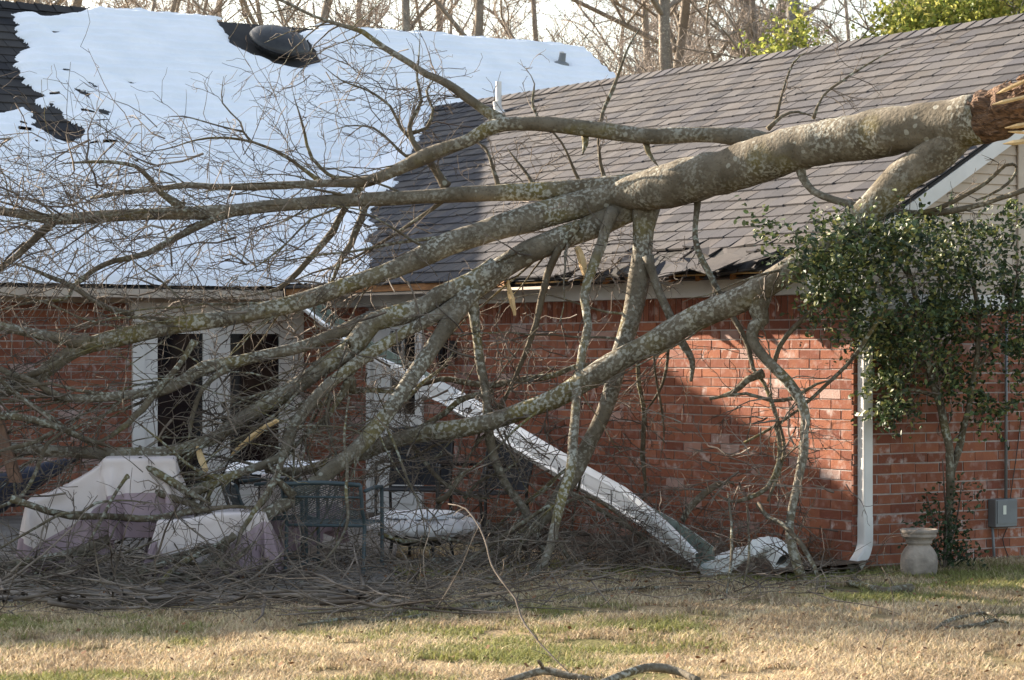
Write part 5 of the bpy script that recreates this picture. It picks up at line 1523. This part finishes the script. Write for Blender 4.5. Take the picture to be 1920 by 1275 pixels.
# fire pit under a gathered cover
b0 = ground_at(790, 1052); Yb = b0[1]; sc = Yb / FPX
root = thing("fire_pit", "round black fire pit under a white gathered cover", "fire pit", b0)
zc = P(0, 988, Yb)[2]; rad = 100 * sc
mb = MB(); mb.lathe(b0 + ZZ * (zc - .13), [(.04, -.02), (.16, -.01), (.28, .04), (rad * .92, .12), (rad * .97, .13), (rad * .9, .135)], 40); build("bowl", mb, M_black, root, smooth=True)
for k in range(4):
    a_ = k * math.pi / 2 + .4; d_ = np.array([math.cos(a_), math.sin(a_), 0])
    mb = MB(); mb.tube([b0 + d_ * .27, b0 + d_ * .24 + ZZ * (zc - .09)], [.014, .014], 6); build("leg", mb, M_black, root)
def cov4(u, v):
    a = 2 * math.pi * u; d_ = np.array([math.cos(a), math.sin(a), 0])
    pl = math.sin(21 * a + 1.3 * math.sin(3 * a)) + .5 * math.sin(37 * a)
    if v < .5:
        f = v / .5; r_ = rad * (1.0 + .07 * math.sin(math.pi * f)) + .016 * pl * math.sin(math.pi * (f * .8 + .2)); z = zc - .045 + .10 * f + .008 * pl * (1 - f)
    else:
        f = (v - .5) / .5; r_ = rad * (1 - f); z = zc + .055 + .045 * math.sin(f * 1.57) + .012 * math.sin(7 * a + 6 * f) * (1 - f) + .01 * pl * (1 - f) * .8
    return b0 + d_ * r_ + ZZ * z
cloth_grid("gathered_cover", cov4, 150, 26, [M_pitcover], root)
snowcap("snow_cap", "thin snow lying on the covered fire pit", b0 + ZZ * (zc + .085), rad * .86, rad * .86, .035, 9)

# teal mesh chairs
def mesh_chair(name, label, px, py, rot, mats, w=.56, d=.52, sh=.40, bh=.86, cat="chair", group=None, mesh=True):
    b = ground_at(px, py)
    root = thing(name, label, cat, b, group)
    ca, sa = math.cos(rot), math.sin(rot)
    X = np.array([ca, sa, 0]); Y_ = np.array([-sa, ca, 0])
    def T(x, y, z): return b + X * x + Y_ * y + ZZ * z
    def bar(nm, pts, r_=.012):
        mb = MB(); q = smooth_path([(p[0], p[1], p[2], r_) for p in pts], .04); mb.tube(q[:, :3], q[:, 3], 8); return build(nm, mb, mats, root, smooth=True)
    h = w / 2
    for s_ in (-1, 1):
        bar("leg", [T(s_ * h, -d / 2, 0), T(s_ * h, -d / 2, sh * .6), T(s_ * h, -d / 2 + .01, .60), T(s_ * h, -d / 2 + .05, .635), T(s_ * h, 0, .64), T(s_ * h, d / 2 - .02, .63)], .014)
        bar("leg", [T(s_ * h, d / 2 + .05, 0), T(s_ * h, d / 2, sh), T(s_ * h, d / 2 + .06, bh * .7), T(s_ * h, d / 2 + .12, bh)], .014)
        bar("floor_rail", [T(s_ * h, -d / 2, .06), T(s_ * h, d / 2 + .04, .06)], .010)
    bar("top_rail", [T(-h, d / 2 + .12, bh), T(0, d / 2 + .13, bh + .015), T(h, d / 2 + .12, bh)], .016)
    bar("back_band", [T(-h, d / 2 + .10, bh - .09), T(h, d / 2 + .10, bh - .09)], .008)
    for y_ in (-d / 2, d / 2): bar("seat_rail", [T(-h, y_, sh), T(h, y_, sh)], .011)
    def panel(nm, p00, p10, p11, p01):
        mb = MB()
        if mesh:
            nu, nv = 17, 17
            for k in range(-nv, nu + 1):
                for sg in (0, 1):
                    pts_ = []
                    for t in np.linspace(0, 1, 13):
                        a_ = (k + t * nv) / nu
                        if 0 <= a_ <= 1:
                            a2 = a_ if sg == 0 else 1 - a_
                            pts_.append((1 - a2) * (1 - t) * p00 + a2 * (1 - t) * p10 + a2 * t * p11 + (1 - a2) * t * p01)
                    if len(pts_) > 1: mb.tube(pts_, np.full(len(pts_), .0022), 3, cap=False)
        else:
            n_ = X * 0 + np.cross(p10 - p00, p01 - p00); n_ = unit(n_) * .006
            mb.add([p00, p10, p11, p01, p00 + n_, p10 + n_, p11 + n_, p01 + n_], [(3, 2, 1, 0), (4, 5, 6, 7), (0, 1, 5, 4), (1, 2, 6, 5), (2, 3, 7, 6), (3, 0, 4, 7)])
        build(nm, mb, mats if mesh else M_blackcloth, root)
    panel("seat", T(-h, -d / 2, sh), T(h, -d / 2, sh), T(h, d / 2, sh - .01), T(-h, d / 2, sh - .01))
    panel("backrest", T(-h, d / 2 + .005, sh + .02), T(h, d / 2 + .005, sh + .02), T(h, d / 2 + .12, bh), T(-h, d / 2 + .12, bh))
    return root
mesh_chair("mesh_chair", "teal wire mesh patio chair standing left of the fire pit", 628, 1078, 2.95, M_teal, sh=.38, bh=.68, group="teal mesh chairs", w=.58)
mesh_chair("mesh_chair", "teal wire mesh patio chair half hidden behind the crooked cover", 520, 1058, 1.9, M_teal, sh=.36, bh=.62, group="teal mesh chairs", w=.5)
mesh_chair("sling_chair", "black sling patio chair by the brick wall under the gutter", 905, 1010, -.75, M_black, sh=.40, bh=.86, group="black sling chairs", mesh=False)
mesh_chair("sling_chair", "black sling patio chair in front of the white back door", 775, 1000, -.2, M_black, sh=.40, bh=.92, group="black sling chairs", mesh=False)

# folded parasol and a timber post at the left edge
a = P(-60, 945, 18.9); b = P(125, 868, 19.4)
root = thing("folded_parasol", "folded navy parasol lying tilted behind the covered armchair", "parasol", a * np.array([1, 1, 0]))
mb = MB(); q = smooth_path([(*a, .16), (*(a * .7 + b * .3), .15), (*(a * .4 + b * .6), .11), (*b, .035)], .04); mb.tube(q[:, :3], q[:, 3], 14, rough=.16); build("canopy", mb, M_blue, root, smooth=True)
mb = MB(); mb.tube([a - (b - a) * .5, b + (b - a) * .12], [.02, .02], 8); build("pole", mb, M_black, root)
a = P(-45, 700, 18.4); b = P(18, 905, 18.2)
mb = MB(); d_ = unit(b - a); mb.box(a, np.array([.085, 0, 0]), np.array([0, .085, 0]), b - a)
o = build("timber_post", mb, simple("old_timber", (.18, .105, .07), (.11, .065, .045), 8, rough=.9, stretch=(6, 6, 1)), loc=b * np.array([1, 1, 0])); tag(o, "leaning brown timber post at the left edge of the patio", "post")

# ------------------------------------------------------------------ woods behind the house
def bare_tree(seed, H=17.0, nl=11):
    g = np.random.default_rng(seed)
    root = bpy.data.objects.new("bare_tree", None); col.objects.link(root)
    mb = MB(); tws = Twigs(6)
    lean = g.normal(0, .05, 2)
    fork = g.random() < .45
    tr = []
    z = 0; p = np.zeros(3); r0 = g.uniform(.09, .17)
    n = 9
    for i in range(n):
        tr.append((p[0], p[1], p[2], r0 * (1 - .75 * i / (n - 1))))
        p = p + np.array([lean[0] + g.normal(0, .10), lean[1] + g.normal(0, .10), 1]) * H / n
    q = smooth_path(tr, .6); mb.tube(q[:, :3], q[:, 3], 7, rough=.05)
    def br(path_, lo, n_, Lr, lv):
        for _ in range(n_):
            k = int(g.uniform(lo, .97) * (len(path_) - 2)); s0 = path_[k]
            az = g.uniform(0, 6.283); el = g.uniform(.45, 1.15) if lv == 0 else g.uniform(.1, 1.1)
            d = np.array([math.cos(az) * math.cos(el), math.sin(az) * math.cos(el), math.sin(el)])
            L = Lr * g.uniform(.5, 1.1); r_ = min(s0[3] * .55, .010 + .011 * L)
            pts_ = []; pp = s0[:3].copy(); m = 6
            for i in range(m):
                pts_.append((*pp, r_ * (1 - .8 * i / (m - 1)) + .004)); d = unit(d + g.normal(0, .20, 3) + np.array([0, 0, .05])); pp = pp + d * L / (m - 1)
            qq = smooth_path(pts_, .4)
            if lv < 2:
                mb.tube(qq[:, :3], qq[:, 3], 5 if lv == 0 else 4, cap=False)
                br(qq, .25, 6 if lv == 0 else 4, L * .5, lv + 1)
                if lv == 1: tws_add(qq, 8, L * .55)
            else:
                tws.add(resample(qq[:, :3], 6), qq[0, 3], .006); tws_add(qq, 5, L * .6)
    def resample(pp, m):
        i = np.linspace(0, len(pp) - 1, m); a_ = np.floor(i).astype(int); b_ = np.minimum(a_ + 1, len(pp) - 1); f = (i - a_)[:, None]
        return pp[a_] * (1 - f) + pp[b_] * f
    def tws_add(qq, n_, L):
        for _ in range(n_):
            k = g.integers(0, len(qq) - 1); d = unit(qq[k + 1, :3] - qq[k, :3]) + g.normal(0, .65, 3)
            l = max(.35, L * g.uniform(.5, 1.2)); d = unit(d); st = l / 5
            pts_ = [qq[k, :3]]
            for i in range(5):
                d = unit(d + g.normal(0, .25, 3) + np.array([0, 0, .04])); pts_.append(pts_[-1] + d * st)
            tws.add(np.array(pts_), .0055, .003)
    br(q, .28, nl, 5.0, 0)
    me_tr = build("trunk", mb, M_wood, root, smooth=True)
    V_, F_ = tws.mesh("c")
    link("crown", mesh_np("crown", V_, np.full(len(F_), 4), F_.ravel(), True), M_woodtw, root)
    return root
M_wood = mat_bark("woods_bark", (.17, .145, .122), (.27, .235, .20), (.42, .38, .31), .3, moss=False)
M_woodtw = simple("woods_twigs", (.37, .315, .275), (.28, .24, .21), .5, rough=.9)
protos = [bare_tree(100 + i, H=g_, nl=n_) for i, (g_, n_) in enumerate(((17, 8), (15, 9), (19, 7), (14, 10), (18, 7), (13, 10)))]
g = np.random.default_rng(77)
LOOK = ["slim bare tree", "leaning bare tree", "tall straight bare tree", "twiggy bare tree", "forked-looking bare tree", "low bushy bare tree"]
spots = []
for row, (Y, n) in enumerate(((44, 4), (51, 7), (59, 9), (68, 10), (79, 11))):
    for i in range(n):
        px = -120 + (i + g.uniform(.1, .9)) * 2160 / n
        spots.append((px, Y + g.uniform(-2.5, 2.5), row))
# a few that the picture shows clearly, with thick stems
spots += [(690, 41, 9), (1455, 43, 9), (1528, 42, 9), (175, 43, 9), (1300, 42, 9), (900, 42, 9), (1405, 44, 9)]
used = set()
def nearby(px, row):
    ref = [(520, "domed attic vent"), (1053, "snowy vent pipe"), (935, "brown-roof vent pipe"), (1140, "snow roof end"), (60, "bare left shingle strip"), (1680, "yellow-green evergreens"), (300, "mid snowy ridge"), (1300, "mid brown ridge"), (750, "hanging fine twigs")]
    r_ = min(ref, key=lambda z: abs(z[0] - px)); return r_[1]
DEEP = {0: "of the nearest row", 1: "of the second row", 2: "of the middle row", 3: "of the fourth row", 4: "of the farthest row", 9: "with thick stem"}
for i, (px, Y, row) in enumerate(spots):
    k = i % 6
    if i < 6: r_ = protos[i]
    else:
        r_ = protos[k].copy(); col.objects.link(r_)
        for ch in protos[k].children:
            c_ = ch.copy(); col.objects.link(c_); c_.parent = r_
    r_.location = ((px - CX) / FPX * Y, Y, 0)
    r_.rotation_euler = (0, 0, g.uniform(0, 6.28))
    s_ = g.uniform(.85, 1.1) * (1.05 if row == 9 else 1); r_.scale = (s_, s_, s_ * g.uniform(.85, 1.05))
    side = "left of" if px < min((520, 1053, 935, 1140, 60, 1680, 300, 1300, 750), key=lambda z: abs(z - px)) else "right of"
    tag(r_, f"{LOOK[k]} {DEEP[row]} {side} the {nearby(px, row)}", "tree", "bare trees of the woods behind the house")
# understorey brush that fills the wood
tb = Twigs(6)
for _ in range(2600):
    Y = g.uniform(50, 84); X = (g.uniform(-.24, .24) if g.random() < .4 else g.normal(.05, .05)) * Y
    tb.grow(np.array([X, Y, g.uniform(4, 9.0)]), np.array([g.normal(0, .6), g.normal(0, .3), g.uniform(.2, 1)]), g.uniform(1.2, 3.2), g.uniform(.005, .010), .003, wig=.2, up=.05)
V_, F_ = tb.mesh("b")
tag(link("wood_brush", mesh_np("wood_brush", V_, np.full(len(F_), 4), F_.ravel(), True), M_woodtw), "haze of pale brown brush filling the woods behind", "brush", kind="stuff")
# evergreens above the brown ridge, yellow-green leaf colours raised to look sunlit
def far_bush(label, blobs, base_px, Y, seed):
    root = thing("evergreen_shrub", label, "evergreen", ((base_px - CX) / FPX * Y, Y, 0))
    cs = [(P(px, py, Y + dy), (sx / FPX * Y, .6, sy / FPX * Y), n) for (px, py, sx, sy, dy, n) in blobs]
    cs = [(a_, b_, int(c_ * 1.7)) for a_, b_, c_ in cs]
    leaf_cloud("foliage", root, cs, 0, .095, [(.30, .33, .07), (.40, .41, .10), (.20, .24, .05), (.48, .45, .14), (.14, .18, .05)], seed, mat=M_leaf2)
    mb = MB(); bx = (base_px - CX) / FPX * Y
    mb.tube([(bx, Y, 0), (bx + .1, Y, 4), (bx, Y, 8.5)], [.16, .12, .05], 8); build("trunk", mb, M_wood, root, smooth=True)
far_bush("broad yellow-green evergreen above the brown ridge at the upper right", [(1700, 40, 30, 22, 0, 900), (1770, 20, 40, 22, 0, 1200), (1850, 5, 40, 24, .4, 1200), (1690, 85, 22, 18, 0, 500), (1780, 60, 40, 20, 0, 900), (1900, 20, 25, 20, 0, 500)], 1780, 41, 31)
far_bush("sparse yellow-green evergreen between two thick bare stems", [(1480, 75, 14, 18, 0, 260), (1465, 100, 20, 10, 0, 200), (1495, 45, 8, 18, 0, 110), (1430, 105, 12, 6, 0, 100)], 1480, 40, 32)
print("objects", len(bpy.data.objects))
